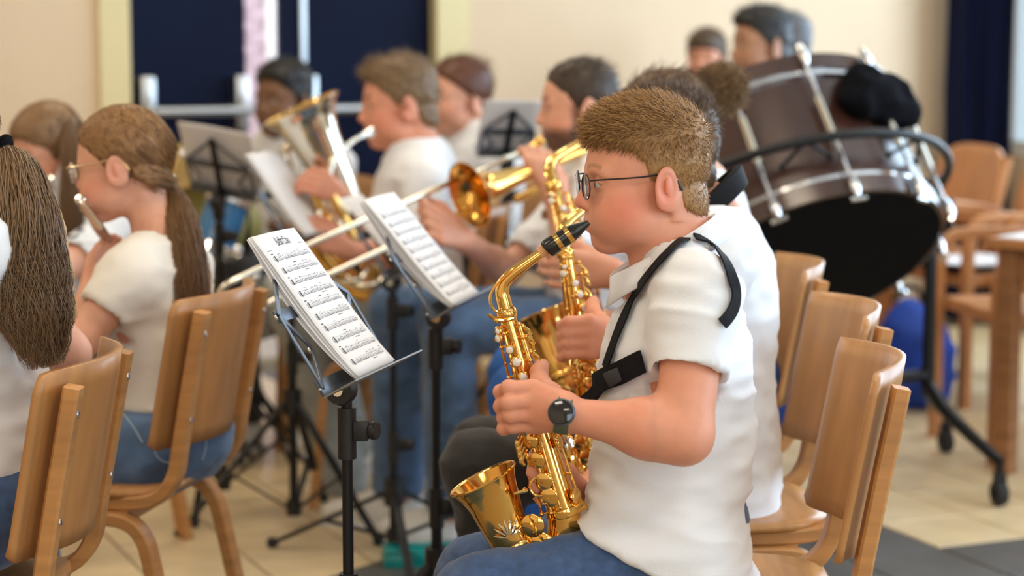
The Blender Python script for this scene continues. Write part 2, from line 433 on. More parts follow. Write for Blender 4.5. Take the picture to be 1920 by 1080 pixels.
for z, i, j, c in cand[:300]:
    dark = j < 0 or -3 <= i < 0
    src = td if dark else tl
    if dark not in first: o = src; first[dark] = 1
    else: o = src.copy(); COL.objects.link(o)
    o.location = c
# back wall with its double door opening
sA, sB, sC, sD = (wall_s(p_)[0] for p_ in (186, 245, 816, 876))
wb = MB(); rbox(wb, S_L, sA, 0, .22, 0, CEIL); rbox(wb, sD, S_R + .3, 0, .22, 0, CEIL); rbox(wb, sA, sD, 0, .22, 2.35, CEIL)
struct('wall_back', wb, 'wall_cream')
struct('trim_1', rbox(MB(), sA, sB, -.025, .2, 0, 2.35, .006), 'frame_yellow')
struct('trim_2', rbox(MB(), sC, sD, -.025, .2, 0, 2.35, .006), 'frame_yellow')
struct('trim_3', rbox(MB(), sB, sC, -.02, .2, 2.2, 2.35, .006), 'frame_yellow')
struct('wall_left', rbox(MB(), S_L - .2, S_L, T_REAR, .2, 0, CEIL), 'wall_cream')
struct('wall_rear', rbox(MB(), S_L - .2, S_R + .2, T_REAR - .2, T_REAR, 0, CEIL), 'wall_cream')
for n_, s_ in enumerate((-3.2, 0.2)):  # added unseen windows with glowing panes, giving frontal fill from behind the viewer
    wo = struct('window_%d' % (n_ + 6), rbox(MB(), s_ - 1.25, s_ + 1.25, T_REAR, T_REAR + .04, .72, 2.75), 'white_paint')
    for q in (-1, 1): rbox(MB(), s_ + q * .6 - .56, s_ + q * .6 + .56, T_REAR + .04, T_REAR + .05, .80, 2.68).build('pane', 'pane_bright', wo, False)
wr = MB(); rbox(wr, S_R, S_R + .2, T_REAR, 0, 0, .72); rbox(wr, S_R, S_R + .2, T_REAR, 0, 2.75, CEIL)
for a, b in ((-3.05, -2.85), (-5.65, -5.45), (-8.25, -8.05), (T_REAR, -10.65)): rbox(wr, S_R, S_R + .2, a, b, .72, 2.75)
struct('wall_right', wr, 'wall_cream')
for n_, (a, b) in enumerate(((-2.85, 0), (-5.45, -3.05), (-8.05, -5.65), (-10.65, -8.25))):
    fr = MB()
    for x0, x1 in ((a, a + .02), (b - .012, b)): rbox(fr, S_R + .03, S_R + .1, x0, x1, .72, 2.75)
    rbox(fr, S_R + .03, S_R + .1, a, b, .72, .78); rbox(fr, S_R + .03, S_R + .1, a, b, 2.69, 2.75)
    wo = struct('window_%d' % (n_ + 1), fr, 'white_paint')
    rbox(MB(), S_R + .055, S_R + .075, a + .02, b - .012, .78, 2.69).build('pane', 'pane_bright', wo, False)
# navy doors: left leaf shut, a gap of daylight, right leaf with its brighter stile
def leaf(name, p0, p1, n):
    a, b = wall_s(p0, .06)[0], wall_s(p1, .06)[0]
    d = struct(name, rbox(MB(), a, b, .05, .10, .01, 2.2, .004), 'door_navy')
    return d, a, b
d1, a1, b1 = leaf('door_1', 246, 461, 1)
d2, a2, b2 = leaf('door_2', 566, 812, 2)
d3, a3, b3 = leaf('door_3', 524, 563, 3)
rbox(MB(), wall_s(565, .04)[0], wall_s(575, .04)[0], .035, .05, .02, 2.2, .003).build('edge_strip', 'steel', d2)
def bar(door, p0, p1, py, br):
    z = wall_z((p0 + p1) / 2, py, -.05); q0, q1 = R(wall_s(p0, -.05)[0], -.05, z), R(wall_s(p1, -.05)[0], -.05, z)
    MB().tube([q0, q1], .020, 12).build('panic_bar', 'steel', door)
    for p_ in br:
        s0 = wall_s(p_, 0)[0]; mb = MB(); rbox(mb, s0 - .026, s0 + .026, -.035, .05, z - .08, z + .13, .008)
        mb.tube([R(s0, -.03, z + .06), R(s0, -.06, z)], .012, 8); mb.build('bar_bracket', 'steel', door)
bar(d1, 290, 480, 208, (276, 452)); bar(d2, 592, 790, 203, (580, 786))
# the courtyard beyond the door gap: brick house with a white window
ext = struct('wall_outside', rbox(MB(), -3.5, 2.6, 5.0, 5.2, -.2, 4), 'mortar')
bk = MB().box((0, 0, 0), (.102, .03, .030), AXR, .003).build('brick', 'brick', ext, False)
s_mid = wall_s(492, 5.0)[0]; firstb = True
for r_ in range(38):
    for c_ in range(-4, 4):
        z = .05 + r_ * .072; s_ = s_mid + (c_ + (.5 if r_ % 2 else 0)) * .215
        if s_mid + .03 < s_ < s_mid + .55 and z > 1.05: continue
        if firstb: o = bk; firstb = False
        else: o = bk.copy(); COL.objects.link(o)
        o.location = R(s_, 4.985, z)
wn = struct('window_5', rbox(MB(), s_mid + .03, s_mid + .60, 4.94, 5.0, 1.02, 2.3, .01), 'white_paint')
rbox(MB(), s_mid + .10, s_mid + .54, 4.93, 4.945, 1.12, 2.22).build('pane', 'pane_bright', wn, False)
struct('ground_outside', rbox(MB(), -3.5, 2.6, .22, 5.0, -.2, -.02), 'tile_light')
# navy curtain at the corner
sc0, sc1 = wall_s(1783, -.2)[0], wall_s(1882, -.2)[0]; v = []; f = []; NC = 90
for k in range(NC + 1):
    s_ = sc0 + (sc1 - sc0) * k / NC; off = -.2 + .045 * math.sin(k * .55) + .015 * math.sin(k * 1.3 + 1)
    for z in (.03, 1.0, 2.0, 2.9): v.append(R(s_ + .01 * math.sin(k * .9 + z * 2), off * (1 + .06 * math.sin(z * 3 + k)), z))
for k in range(NC):
    for q in range(3): f.append((k * 4 + q, k * 4 + q + 1, k * 4 + q + 5, k * 4 + q + 4))
cu = MB().add(v, f).build('curtain', 'curtain_navy', None, True); sm = cu.modifiers.new('thick', 'SOLIDIFY'); sm.thickness = .006
tag(cu, 'tall dark navy pleated curtain hanging at the corner beside the bright window', 'curtain')
MB().tube([R(sc0 - .1, -.2, 2.92), R(sc1 + .02, -.2, 2.92)], .015, 8).build('curtain_rail', 'steel', cu)
for s_, t_ in LAMPS:
    L = empty('ceiling_lamp', R(s_, t_, CEIL - .04), 'white rectangular ceiling lamp panel above the band', 'lamp', 'ceiling lamps')
    L.rotation_euler = (0, 0, ANG)
    MB().box((0, 0, 0), (.6, .3, .04), None, .005).build('housing', 'white_paint', L, False)
    MB().box((0, 0, -.043), (.56, .26, .004)).build('diffuser', 'lamp_diffuser', L, False)
# ================================================================== bent beech chairs
def make_chair():
    c = empty('chair')
    for sy in (-1, 1):
        y = sy * .185
        pts = [(.235, y * 1.06, 0), (.222, y * 1.04, .12), (.205, y * 1.02, .30), (.188, y, .365), (.15, y, .395), (.10, y, .400), (-.06, y, .400), (-.13, y, .395), (-.165, y, .365), (-.185, y * 1.02, .30), (-.225, y * 1.05, .10), (-.245, y * 1.06, 0)]
        MB().tube(pts, 1.0, res=4, flat=(.020, .0125, (0, 1, 0))).build('leg_hoop', 'beech', c)
        y = sy * .165
        pts = [(.16, y, .4245), (.0, y, .4245), (-.13, y, .426), (-.19, y, .440), (-.222, y, .480), (-.234, y, .54), (-.252, y, .64), (-.280, y, .785)]
        po = MB().tube(pts, 1.0, res=5, flat=(.019, .0125, (0, 1, 0))).build('back_post', 'beech', c)
        for z, x in ((.585, -.2545), (.745, -.2850)):
            MB().disc((x, y, z), (-1, 0, .15), .006, .004, 10).build('screw', 'screw', po)
    # seat: dished rounded panel
    v = []; f = []; n = 48; rings = 7
    for q in range(rings):
        r = q / (rings - 1)
        for k in range(n):
            t = 2 * math.pi * k / n; cx, sx = math.cos(t), math.sin(t); e = 4.5
            sc = (abs(cx) ** e + abs(sx) ** e) ** (-1 / e); x, y = .205 * r * sc * cx, .20 * r * sc * sx
            y *= 1 - .10 * (x < 0) * min(1, abs(x) / .2)
            z = .4505 - .008 * (1 - r * r) - (.02 * max(0, (x - .14) / .065) ** 2 if x > .14 else 0)
            v.append((x, y, z))
    for q in range(rings - 1):
        for k in range(n): f.append((q * n + k, q * n + (k + 1) % n, (q + 1) * n + (k + 1) % n, (q + 1) * n + k))
    se = MB().add(v, f).build('seat', 'beech_flat', c); m = se.modifiers.new('ply', 'SOLIDIFY'); m.thickness = .012; m.offset = -1
    # backrest: ply panel curved around the sitter
    v = []; f = []; NU, NV = 26, 10
    for a in range(NV + 1):
        z = .53 + .275 * a / NV; xb = -.2205 - (z - .54) * .185
        for b in range(NU + 1):
            u = -1 + 2 * b / NU; zz = z
            if a in (0, NV) and abs(u) > .9: zz += (-1 if a else 1) * .012 * ((abs(u) - .9) / .1) ** 2
            y = .205 * u; bulge = .052 * (1 - (u / .78) ** 2) if abs(u) < .78 else 0.012 * math.sin((abs(u) - .78) / .22 * math.pi * .5)
            v.append((xb + .018 - (bulge if abs(u) < .78 else -bulge) * 1.0, y, zz + .006 * math.cos(u * 1.5) * (a == NV)))
    for a in range(NV):
        for b in range(NU): f.append((a * (NU + 1) + b, a * (NU + 1) + b + 1, (a + 1) * (NU + 1) + b + 1, (a + 1) * (NU + 1) + b))
    bk = MB().add(v, f).build('backrest', 'beech_panel', c); m = bk.modifiers.new('ply', 'SOLIDIFY'); m.thickness = .011; m.offset = 0
    for x in (.12, -.12): MB().box((x, 0, .405), (.012, .18, .018), None, .002).build('cross_rail', 'beech_flat', c, False)
    return c
CH0 = make_chair(); chair_used = []
def place_chair(x, y, fx, fy, label, group='bent beech chairs of the band'):
    o = CH0 if not chair_used else copy_tree(CH0)
    chair_used.append(1); o.location = (x, y, 0); o.rotation_euler = (0, 0, math.atan2(fy, fx)); tag(o, label, 'chair', group); return o
place_chair(.285, 3.20, -1, .03, 'bent beech chair nearest the viewer at right, under the nearest saxophone player')
place_chair(.345, 3.76, -.995, -.09, 'bent beech chair second from the front at right, behind the nearest chair')
place_chair(.345, 4.45, -1, -.02, 'bent beech chair third from the front at right, below the bass drum')
place_chair(-.80, 4.05, -.977, .21, 'bent beech chair under the flute player with gold glasses')
place_chair(-.905, 3.21, -1, .04, 'bent beech chair at the lower left edge of the photo')
# ================================================================== wooden armchairs and table at the right
def make_armchair():
    c = empty('armchair')
    for sy in (-1, 1):
        y = sy * .235
        pts = [(.25, y, 0), (.25, y, .45), (.245, y, .56), (.215, y, .625), (.16, y, .645), (-.02, y, .64), (-.16, y, .62), (-.24, y, .56), (-.26, y, .40), (-.28, y, 0)]
        MB().tube(pts, 1.0, res=5, flat=(.022, .017, (0, 1, 0))).build('arm_hoop', 'oak_orange', c)
        MB().tube([(-.20, y * .86, .40), (-.26, y * .86, .60), (-.31, y * .86, .80)], 1.0, res=3, flat=(.018, .014, (0, 1, 0))).build('back_post', 'oak_orange', c)
    MB().box((0, 0, .43), (.24, .215, .022), None, .012).build('seat', 'oak_orange', c)
    v = []; f = []; n = 40
    for q in range(6):
        r = q / 5
        for k in range(n):
            t = 2 * math.pi * k / n; cx, sx = math.cos(t), math.sin(t); e = 3.4; sc = (abs(cx) ** e + abs(sx) ** e) ** (-1 / e)
            y, z = .215 * r * sc * cx, .15 * r * sc * sx; v.append((-.262 - z * .24 - .03 * (1 - (y / .215) ** 2), y, .69 + z))
    for q in range(5):
        for k in range(n): f.append((q * n + k, q * n + (k + 1) % n, (q + 1) * n + (k + 1) % n, (q + 1) * n + k))
    b = MB().add(v, f).build('backrest', 'oak_orange', c); m = b.modifiers.new('ply', 'SOLIDIFY'); m.thickness = .016; m.offset = 0
    return c
AC0 = make_armchair(); ac = []
for x, y, fx, fy, lb in ((1.68, 7.45, -.93, -.37, 'orange wooden armchair in front of the navy curtain, carrying white papers'),
                         (1.48, 8.0, -.93, -.37, 'orange wooden armchair half hidden behind the bass drum stand'),
                         (1.63, 6.48, -.98, -.18, 'orange wooden armchair with rounded arms beside the table leg at right'),
                         (1.98, 7.03, -.93, -.37, 'orange wooden armchair cut off by the right edge of the photo')):
    o = AC0 if not ac else copy_tree(AC0); ac.append(o); o.location = (x, y, 0); o.rotation_euler = (0, 0, math.atan2(fy, fx)); tag(o, lb, 'armchair', 'orange wooden armchairs at the right')
tb = empty('table', (1.945, 6.10, 0), 'oak table with a pale top at the right edge of the photo', 'table'); tb.rotation_euler = (0, 0, -.757)
MB().box((0, 0, .675), (.42, .40, .014), None, .003).build('tabletop', 'oak_orange', tb, False)
MB().box((0, 0, .691), (.40, .38, .002)).build('laminate_surface', 'white_paint', tb, False)
for sx in (-1, 1):
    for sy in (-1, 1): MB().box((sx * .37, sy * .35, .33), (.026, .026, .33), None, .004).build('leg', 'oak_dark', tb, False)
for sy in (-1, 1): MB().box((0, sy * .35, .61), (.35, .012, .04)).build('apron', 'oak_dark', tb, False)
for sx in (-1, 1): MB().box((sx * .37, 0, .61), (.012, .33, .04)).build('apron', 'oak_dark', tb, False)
# ================================================================== music stands and sheets
def sheet_surface(o, wv, hv, nv, curl):
    """o = bottom near corner; wv, hv = full width and height vectors; curl bends the page off the plane"""
    def S(s, t, up=0.0):
        return np.array(o) + wv * s + hv * t + nv * (curl[0] * math.sin(t * math.pi) + curl[1] * (1 - t) ** 3 + curl[2] * t ** 3 + .004 * math.sin(s * 3.1) + up)
    return S
def make_sheets(name, label, S, n=4, mt='paper', printed=True, title=False, group=None):
    root = empty(name, S(.5, 0), label, 'sheet music', group)
    for k in range(n):
        up = -.0016 * (n - 1 - k); dx = .015 * math.sin(k * 2.1) * (k < n - 1); v = []; f = []
        for a in range(17):
            for b in range(7): v.append(S(b / 6 + dx, a / 16 + dx * .4, up + (.003 * (n - 1 - k) * math.sin(a / 16 * 3) * -1)))
        for a in range(16):
            for b in range(6): f.append((a * 7 + b, a * 7 + b + 1, a * 7 + b + 8, a * 7 + b + 7))
        o = MB().add(v, f).build('page', mt, root, True, True); m = o.modifiers.new('t', 'SOLIDIFY'); m.thickness = .0004
    if not printed: return root
    pm = MB(); U = .0007
    def quad(s0, s1, t0, t1, seg=1):
        for q in range(seg):
            a = s0 + (s1 - s0) * q / seg; b = s0 + (s1 - s0) * (q + 1) / seg
            pm.add([S(a, t0, U), S(b, t0, U), S(b, t1, U), S(a, t1, U)], [(0, 1, 2, 3)])
    rnd = random.Random(5)
    for row in range(10):
        t = .845 - row * .082
        for l in range(5): quad(.10, .92, t - l * .0075, t - l * .0065 - .0009, 8)
        quad(.10, .106, t, t - .031)
        quad(.125, .15, t + .006, t - .036)
        x = .20
        while x < .9:
            h = rnd.choice((0, 1, 2, 3, 4, 5)) * .005; y = t - .03 + h
            quad(x, x + .013, y - .003, y + .003); quad(x + .0105, x + .013, y, y + .022)
            g = rnd.random()
            if g < .55:
                x2 = x + .042; quad(x + .0105, x2 + .013, y + .019, y + .022); quad(x2, x2 + .013, y, y + .006); quad(x2 + .0105, x2 + .013, y, y + .022); x = x2
            x += .036 + .02 * rnd.random()
            if rnd.random() < .12: quad(x, x + .004, t, t - .031); x += .015
        if row % 3 == 1: quad(.40, .47, t + .018, t + .023)
        if row % 2 == 0: quad(.10, .14, t + .014, t + .022)
        if row % 2: quad(.55, .66, t - .045, t - .041)
    pm.build('print', 'ink', root, False, True, fix=False)['kind'] = 'stuff'
    if title:
        cu = bpy.data.curves.new('title', 'FONT'); cu.body = 'Bella Ciao'; cu.size = 1.0; cu.align_x = 'CENTER'
        to = bpy.data.objects.new('title', cu); COL.objects.link(to); dg = bpy.context.evaluated_depsgraph_get()
        me = bpy.data.meshes.new_from_object(to.evaluated_get(dg)); bpy.data.objects.remove(to)
        wl, hl = np.linalg.norm(S(1, .5) - S(0, .5)), np.linalg.norm(S(.5, 1) - S(.5, 0))
        for q in me.vertices: q.co = Vector(S(.5 + q.co.x * .014 / wl, .905 + q.co.y * .022 / hl, U))
        wparent(link('title', me, 'ink', None, False), root)
        pm = MB(); quad(.08, .16, .885, .890); quad(.82, .93, .895, .900); quad(.40, .60, .94, .946); pm.build('print', 'ink', root, False, True, fix=False)['kind'] = 'stuff'
    return root
def music_stand(label, pole_top, C, wv, hv, nv, hub_z=.30, yaw=0.0, wires=True, foot_r=.30, mt='black_metal', clamp=.45):
    """pole_top: clamp point; C = centre of the desk's lower edge; wv/hv/nv: desk half width, height and facing"""
    base = np.array([pole_top[0], pole_top[1], 0.]); st = empty('music_stand', base, label, 'music stand', 'folding music stands')
    ztop = pole_top[2]; B = lambda mb, n, m: mb.build(n, m, st, True, True)
    zc = max(hub_z + .12, ztop - clamp)
    B(MB().tube([base + [0, 0, .05], base + [0, 0, zc]], .0112, 12), 'lower_pole', mt)
    B(MB().tube([base + [0, 0, zc - .03], base + [0, 0, ztop]], .0085, 12), 'upper_pole', mt)
    for z in (zc, ztop - .045):
        cl = B(MB().tube([base + [0, 0, z - .045], base + [0, 0, z + .035]], .0145, 12).box(base + [.022, -.004, z], (.012, .009, .016), None, .003), 'clamp', 'black_plastic')
        MB().disc(base + [.042, -.006, z], (1, -.4, 0), .0145, .012, 14).build('knob', 'black_plastic', cl, True, True)
    hub = MB().tube([base + [0, 0, hub_z - .03], base + [0, 0, hub_z + .035]], .024, 12); B(hub, 'hub', 'black_plastic')
    lo = B(MB().tube([base + [0, 0, .035], base + [0, 0, .075]], .02, 10), 'spreader', 'black_plastic')
    for k in range(3):
        a = yaw + k * 2.094; d = np.array([math.cos(a), math.sin(a), 0])
        lg = B(MB().tube([base + d * .02 + [0, 0, hub_z], base + d * foot_r + [0, 0, .012]], 1.0, flat=(.010, .0055, np.cross(d, [0, 0, 1.]))), 'leg', mt)
        MB().ball(base + d * foot_r + [0, 0, .014], (.016, .016, .014)).build('rubber_foot', 'rubber', lg, True, True)
        B(MB().tube([base + d * .015 + [0, 0, .055], base + d * (foot_r * .55) + [0, 0, .012 + (hub_z - .012) * .45]], 1.0, flat=(.008, .003, np.cross(d, [0, 0, 1.]))), 'leg_brace', mt)
    # tilting arm under the desk
    J = C - hv * .0 - nv * .035
    ar = B(MB().tube([np.array(pole_top), J + (np.array(pole_top) - J) * .25], 1.0, flat=(.016, .009, wv)).disc(J, wv, .024, .03, 16), 'tilt_arm', 'black_plastic')
    MB().disc(J - unit(wv) * .018, wv, .009, .006, 12).build('bolt', 'nickel', ar, True, True)
    hw = np.linalg.norm(wv); W = unit(wv); H = unit(hv); N = unit(nv); hl = np.linalg.norm(hv)
    B(MB().box(C + H * .012 - N * .004, (hw, .014, .0025), [W, H, N], .001), 'lower_bar', 'grey_metal')
    B(MB().box(C - H * .002 + N * .026, (hw * 1.05, .0012, .028), [W, H, N]), 'lip', 'lip_steel')
    B(MB().box(C + H * (hl * .52) - N * .004, (hw * 1.0, .010, .002), [W, H, N], .001), 'upper_bar', 'grey_metal')
    B(MB().tube([C - N * .01, C + H * hl - N * .01], 1.0, flat=(.009, .0035, W)), 'spine', mt)
    for sx in (-1, 1):
        p0 = C + W * hw * sx * .97 + H * .012; p1 = C + W * hw * sx * .55 + H * (hl * .28) - N * .008; p2 = C + W * hw * sx * .98 + H * (hl * .52)
        p3 = C + W * hw * sx * .10 + H * (hl * .30) - N * .008
        for a, b in ((p0, p2), (p0, p1), (p1, p2), (p2, C + H * (hl * .98) - N * .01)):
            B(MB().tube([a, b], 1.0, flat=(.0045, .0014, np.cross(b - a, N))), 'wire', 'grey_metal')
        for p_ in (p0, p1, p2): B(MB().disc(p_ - N * .004, N, .0055, .004, 8), 'rivet', 'chrome')
    return st
def stand_with_sheet(label, slabel, sname, bl, br, tl_, tr_, Ynear, Yfar, pole, pole_Y, hub_z, yaw, n=4, title=False, mt='paper', printed=True, ex=1.45, foot_r=.30, lean=0.0, hext=1.05, curl=(.0, .02, -.012)):
    """corner pixels of the page (near/far bottom, near/far top)"""
    A, Bf, Cn, Df = P(*bl, Ynear), P(*br, Yfar), P(*tl_, Ynear + lean), P(*tr_, Yfar + lean)
    wv = (Bf - A + Df - Cn) / 2; hv = (Cn - A + Df - Bf) / 2
    nv = unit(np.cross(wv, hv))
    if nv[2] < 0: nv = -nv
    o = (A + Bf + Cn + Df) / 4 - wv / 2 - hv / 2
    S = sheet_surface(o + nv * .012, wv, hv, nv, curl)
    make_sheets(sname, slabel, S, n, mt, printed, title)
    C = o + wv / 2 - hv * .01
    pt = P(*pole, pole_Y)
    music_stand(label, pt, C, wv * ex / 2 * 1.0, hv * hext, nv, hub_z, yaw, foot_r=foot_r)
stand_with_sheet('black folding music stand nearest the viewer, holding the titled printed song', 'curved printed white sheet music with title on the nearest stand', 'sheet_music',
                 (632, 728), (714, 690), (476, 442), (545, 430), 3.14, 3.32, (650, 752), 3.24, .30, .6, 5, True, ex=1.75, hext=1.0)
stand_with_sheet('black folding music stand second from the front, right of the nearest stand', 'thick white stack of sheet music on the second stand', 'sheet_music',
                 (822, 592), (874, 560), (682, 372), (738, 364), 4.0, 4.2, (817, 606), 4.12, .24, -.35, 6, False, ex=1.5, hext=1.0)
stand_with_sheet('black music stand with wide tripod between the two front stands', 'white page on the stand left of the thick stack of sheets', 'sheet_music',
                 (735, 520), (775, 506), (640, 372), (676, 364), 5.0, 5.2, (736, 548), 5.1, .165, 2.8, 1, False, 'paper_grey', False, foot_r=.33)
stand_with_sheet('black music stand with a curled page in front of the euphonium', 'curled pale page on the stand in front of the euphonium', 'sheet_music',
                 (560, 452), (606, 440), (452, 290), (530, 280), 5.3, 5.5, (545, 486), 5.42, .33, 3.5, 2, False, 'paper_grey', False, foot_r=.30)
# ================================================================== saxophones (drawn once in the plane of the nearest one: u down the body, v towards the bell, w to the player's left)
SX0, SY0, SK = 953.0, 591.0, 1266.0
def sl(px, py, w_=0.0):
    a, b = px - SX0, py - SY0
    return np.array([(a * .278 + b * .961) / SK, (-a * .961 + b * .278) / SK, w_])
def make_sax():
    s = empty('saxophone')
    B = lambda mb, n, m='brass', par=None: mb.build(n, m, par or s)
    # conical body, bow and bell in one run
    body = [sl(950, 588), sl(962, 632), sl(985, 715), sl(1012, 810), sl(1038, 900), sl(1058, 965)]
    rb = [.0125, .0140, .0165, .0195, .0225, .0245]
    bow = [sl(1060, 1010), sl(1046, 1052), sl(1016, 1072), sl(985, 1060), sl(966, 1030)]
    B(MB().tube(body, rb, 24, 5), 'body_tube')
    B(MB().tube([body[-1]] + bow, [.0245, .0262, .0280, .0295, .0310, .0325], 24, 6), 'bow')
    bell = [sl(966, 1030), sl(950, 1000), sl(937, 972), sl(927, 947), sl(918, 928), sl(911, 914), sl(906, 904)]
    B(MB().tube(bell, [.0325, .0345, .0368, .0400, .0440, .0490, .0535], 32, 5, cap=False), 'bell')
    ax = unit(bell[-1] - bell[-2]); rim = bell[-1]
    B(MB().lathe(rim, ax, [(.052, -.002), (.0545, -.001), (.0550, .0008), (.0540, .0024), (.0520, .002), (.0505, .0)], 40), 'bell_rim')
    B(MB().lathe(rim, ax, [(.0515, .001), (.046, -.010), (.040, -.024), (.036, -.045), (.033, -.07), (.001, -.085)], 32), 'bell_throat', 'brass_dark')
    for p_, r in ((body[0], .0150), (body[-1], .0262), (bell[0], .0338)):
        d = unit(body[1] - body[0]) if r < .02 else (unit(body[-1] - body[-2]) if r < .03 else unit(bell[0] - bell[1]))
        B(MB().lathe(p_, d, [(r * .9, -.008), (r, -.006), (r * 1.04, 0), (r, .006), (r * .9, .008)], 24), 'ferrule')
    # neck, octave key, cork, mouthpiece, ligature
    nk = [sl(951, 592), sl(945, 566), sl(941, 548), sl(944, 532), sl(955, 518), sl(975, 502), sl(1000, 484), sl(1018, 471)]
    B(MB().tube(nk, [.0118, .0112, .0107, .0102, .0097, .0090, .0080, .0072], 18, 5), 'neck')
    B(MB().tube([sl(1012, 475), sl(1032, 461)], [.0080, .0082], 16), 'cork', 'copper_cork')
    B(MB().tube([sl(1024, 468), sl(1030, 463), sl(1060, 443), sl(1074, 434), sl(1090, 424), sl(1103, 416)], [.0125, .0142, .0130, .0120, .0075, .0035], 18, 3), 'mouthpiece', 'ebonite')
    for q in (0, 1):
        c = sl(1047, 452) if q == 0 else sl(1066, 439); d = unit(sl(1066, 439) - sl(1047, 452))
        B(MB().lathe(c, d, [(.0138, -.0035), (.0146, -.0035), (.0146, .0035), (.0138, .0035)], 20), 'ligature_band')
    B(MB().tube([sl(1043, 468, .003), sl(1069, 450, .003)], .003, 8).ball(sl(1050, 466, -.004), .004).ball(sl(1064, 456, -.004), .004), 'ligature_screw')
    B(MB().tube([sl(1002, 478, .0), sl(985, 486, .004), sl(958, 505, .010), sl(930, 532, .012), sl(919, 556, .012), sl(926, 578, .012), sl(945, 586, .013), sl(957, 581, .012)], .0021, 8, 4).disc(sl(990, 484, .0), sl(980, 473) - sl(990, 484), .0048, .004, 10), 'octave_key')
    B(MB().tube([sl(962, 595, .012), sl(948, 598, .016), sl(932, 597, .013), sl(917, 589, .006)], [.003, .0032, .0036, .0028], 8, 3).ball(sl(932, 598, .012), .0052), 'neck_screw')
    # key stacks along the near side: rods, posts, cups, pearls
    def along(t, off, w_):                      # t 0..1 down the body, off across towards the bell
        i = t * (len(body) - 1); k = min(int(i), len(body) - 2); c = body[k] + (body[k + 1] - body[k]) * (i - k); r = rb[k] + (rb[k + 1] - rb[k]) * (i - k)
        return c + np.array([0, off * (r + .006), w_ * (r + .006)])
    for off, w_, t0, t1 in ((1.0, .45, .09, .50), (.55, .95, .14, .97), (-.75, .75, .10, .42), (-.95, .35, .47, .96), (1.05, .25, .55, .98), (.05, 1.1, .50, .95)):
        B(MB().tube([along(t0, off, w_), along((t0 + t1) / 2, off, w_), along(t1, off, w_)], .0021, 8), 'key_rod')
        n = 6 if t1 - t0 > .6 else 4
        pm = MB()
        for q in range(n):
            p_ = along(t0 + (t1 - t0) * q / (n - 1), off, w_); pm.tube([p_, along(t0 + (t1 - t0) * q / (n - 1), off * .6, w_ * .6)], .0018, 6).ball(p_, .0036)
        o = B(pm, 'post_row'); o['kind'] = 'stuff'
    for t, off, w_, r in ((.11, .8, .7, .0055), (.17, .9, .6, .0075), (.24, .35, 1.05, .0075), (.30, .15, 1.1, .0085), (.37, .0, 1.1, .0085), (.62, .55, 1.0, .0115), (.70, .5, 1.05, .0125), (.79, .45, 1.05, .0135), (.88, .4, 1.05, .0145), (.66, -.85, .55, .009), (.92, -.8, .6, .012)):
        c = along(t, off, w_); nr = unit(np.array([0, off, w_])); k = MB().disc(c + nr * .002, nr, r, .004, 18, .0012)
        k.tube([c + nr * .005, along(t + .012, off + .45, w_ * .55)], .0017, 6)
        o = B(k, 'key_cup')
        if t < .4: MB().disc(c + nr * .0055, nr, r * .72, .0022, 14, .001).build('pearl', 'pearl', o)
    for t in (.13, .21, .28, .45, .52, .56): # side keys and levers
        c = along(t, -.95, .5); B(MB().tube([c, c + np.array([.012, -.008, .004]), c + np.array([.022, -.006, .010])], [.0026, .0034, .0022], 8, 3).ball(c, .004), 'side_lever')
    # spatula cluster and low keys near the hand
    for q in range(4):
        c = along(.585 + q * .022, .95, .7); B(MB().tube([c, c + np.array([.012, .012, .004]), c + np.array([.022, .010, .002])], [.003, .0042, .003], 8, 3), 'spatula_key')
    # round bell-brace guard
    gc = sl(1013, 910, .030); th = np.linspace(0, 2 * math.pi, 25)
    B(MB().tube([gc + .0145 * np.array([math.cos(a), math.sin(a), 0]) for a in th], .0022, 8).ball(sl(985, 918, .028), .005).ball(sl(1040, 922, .030), .005).ball(sl(1031, 888, .030), .005).tube([sl(965, 922, .036), sl(990, 918, .03)], .0028, 8).tube([sl(1038, 921, .03), sl(1046, 925, .02)], .0028, 8), 'bell_brace')
    # bell key guards and cups at the bow
    for px, py in ((1000, 985), (1018, 1020)):
        c = sl(px, py, .030); B(MB().disc(c, (0, .25, 1), .018, .005, 20, .002), 'key_cup')
        B(MB().tube([c + np.array([-.016, 0, .002]), c + np.array([-.006, 0, .013]), c + np.array([.006, 0, .013]), c + np.array([.016, 0, .002])], .0017, 6, 3), 'key_guard')
    B(MB().lathe(sl(1086, 955, .008), unit(sl(1100, 945) - sl(1075, 968)), [(.008, -.012), (.009, -.004), (.010, .004), (.0125, .010), (.0115, .011), (.008, .008)], 18), 'thumb_hook')
    B(MB().tube([sl(1046, 800, .004) + .0105 * np.array([math.cos(a), math.sin(a), 0]) for a in np.linspace(0, 5.2, 14)], .0020, 8), 'strap_ring')
    # engraved flower on the bell
    fl = MB(); fc = bell[1]; 
    for q in range(7):
        a = -1.2 + q * .42; d = np.array([-math.cos(a), math.sin(a) * .8, 0]); c0 = np.array([fc[0] + .006, fc[1] - .004, 0])
        pts = []
        for k in np.linspace(0, 1, 7):
            p_ = c0 + d * (.004 + .026 * k); lat = p_[1] - (fc[1] + (p_[0] - fc[0]) * -.42); pts.append(np.array([p_[0], p_[1], math.sqrt(max(.0375 ** 2 - lat * lat, 1e-6)) ]))
        fl.tube(pts, [.0003, .0012, .002, .0023, .002, .0012, .0003], 6)
    B(fl, 'engraving', 'nickel')
    for ch in [c for c in s.children_recursive]:
        for q in ch.data.vertices: q.co.z = -q.co.z
        ch.data.flip_normals()
    return s
SAX0 = make_sax()
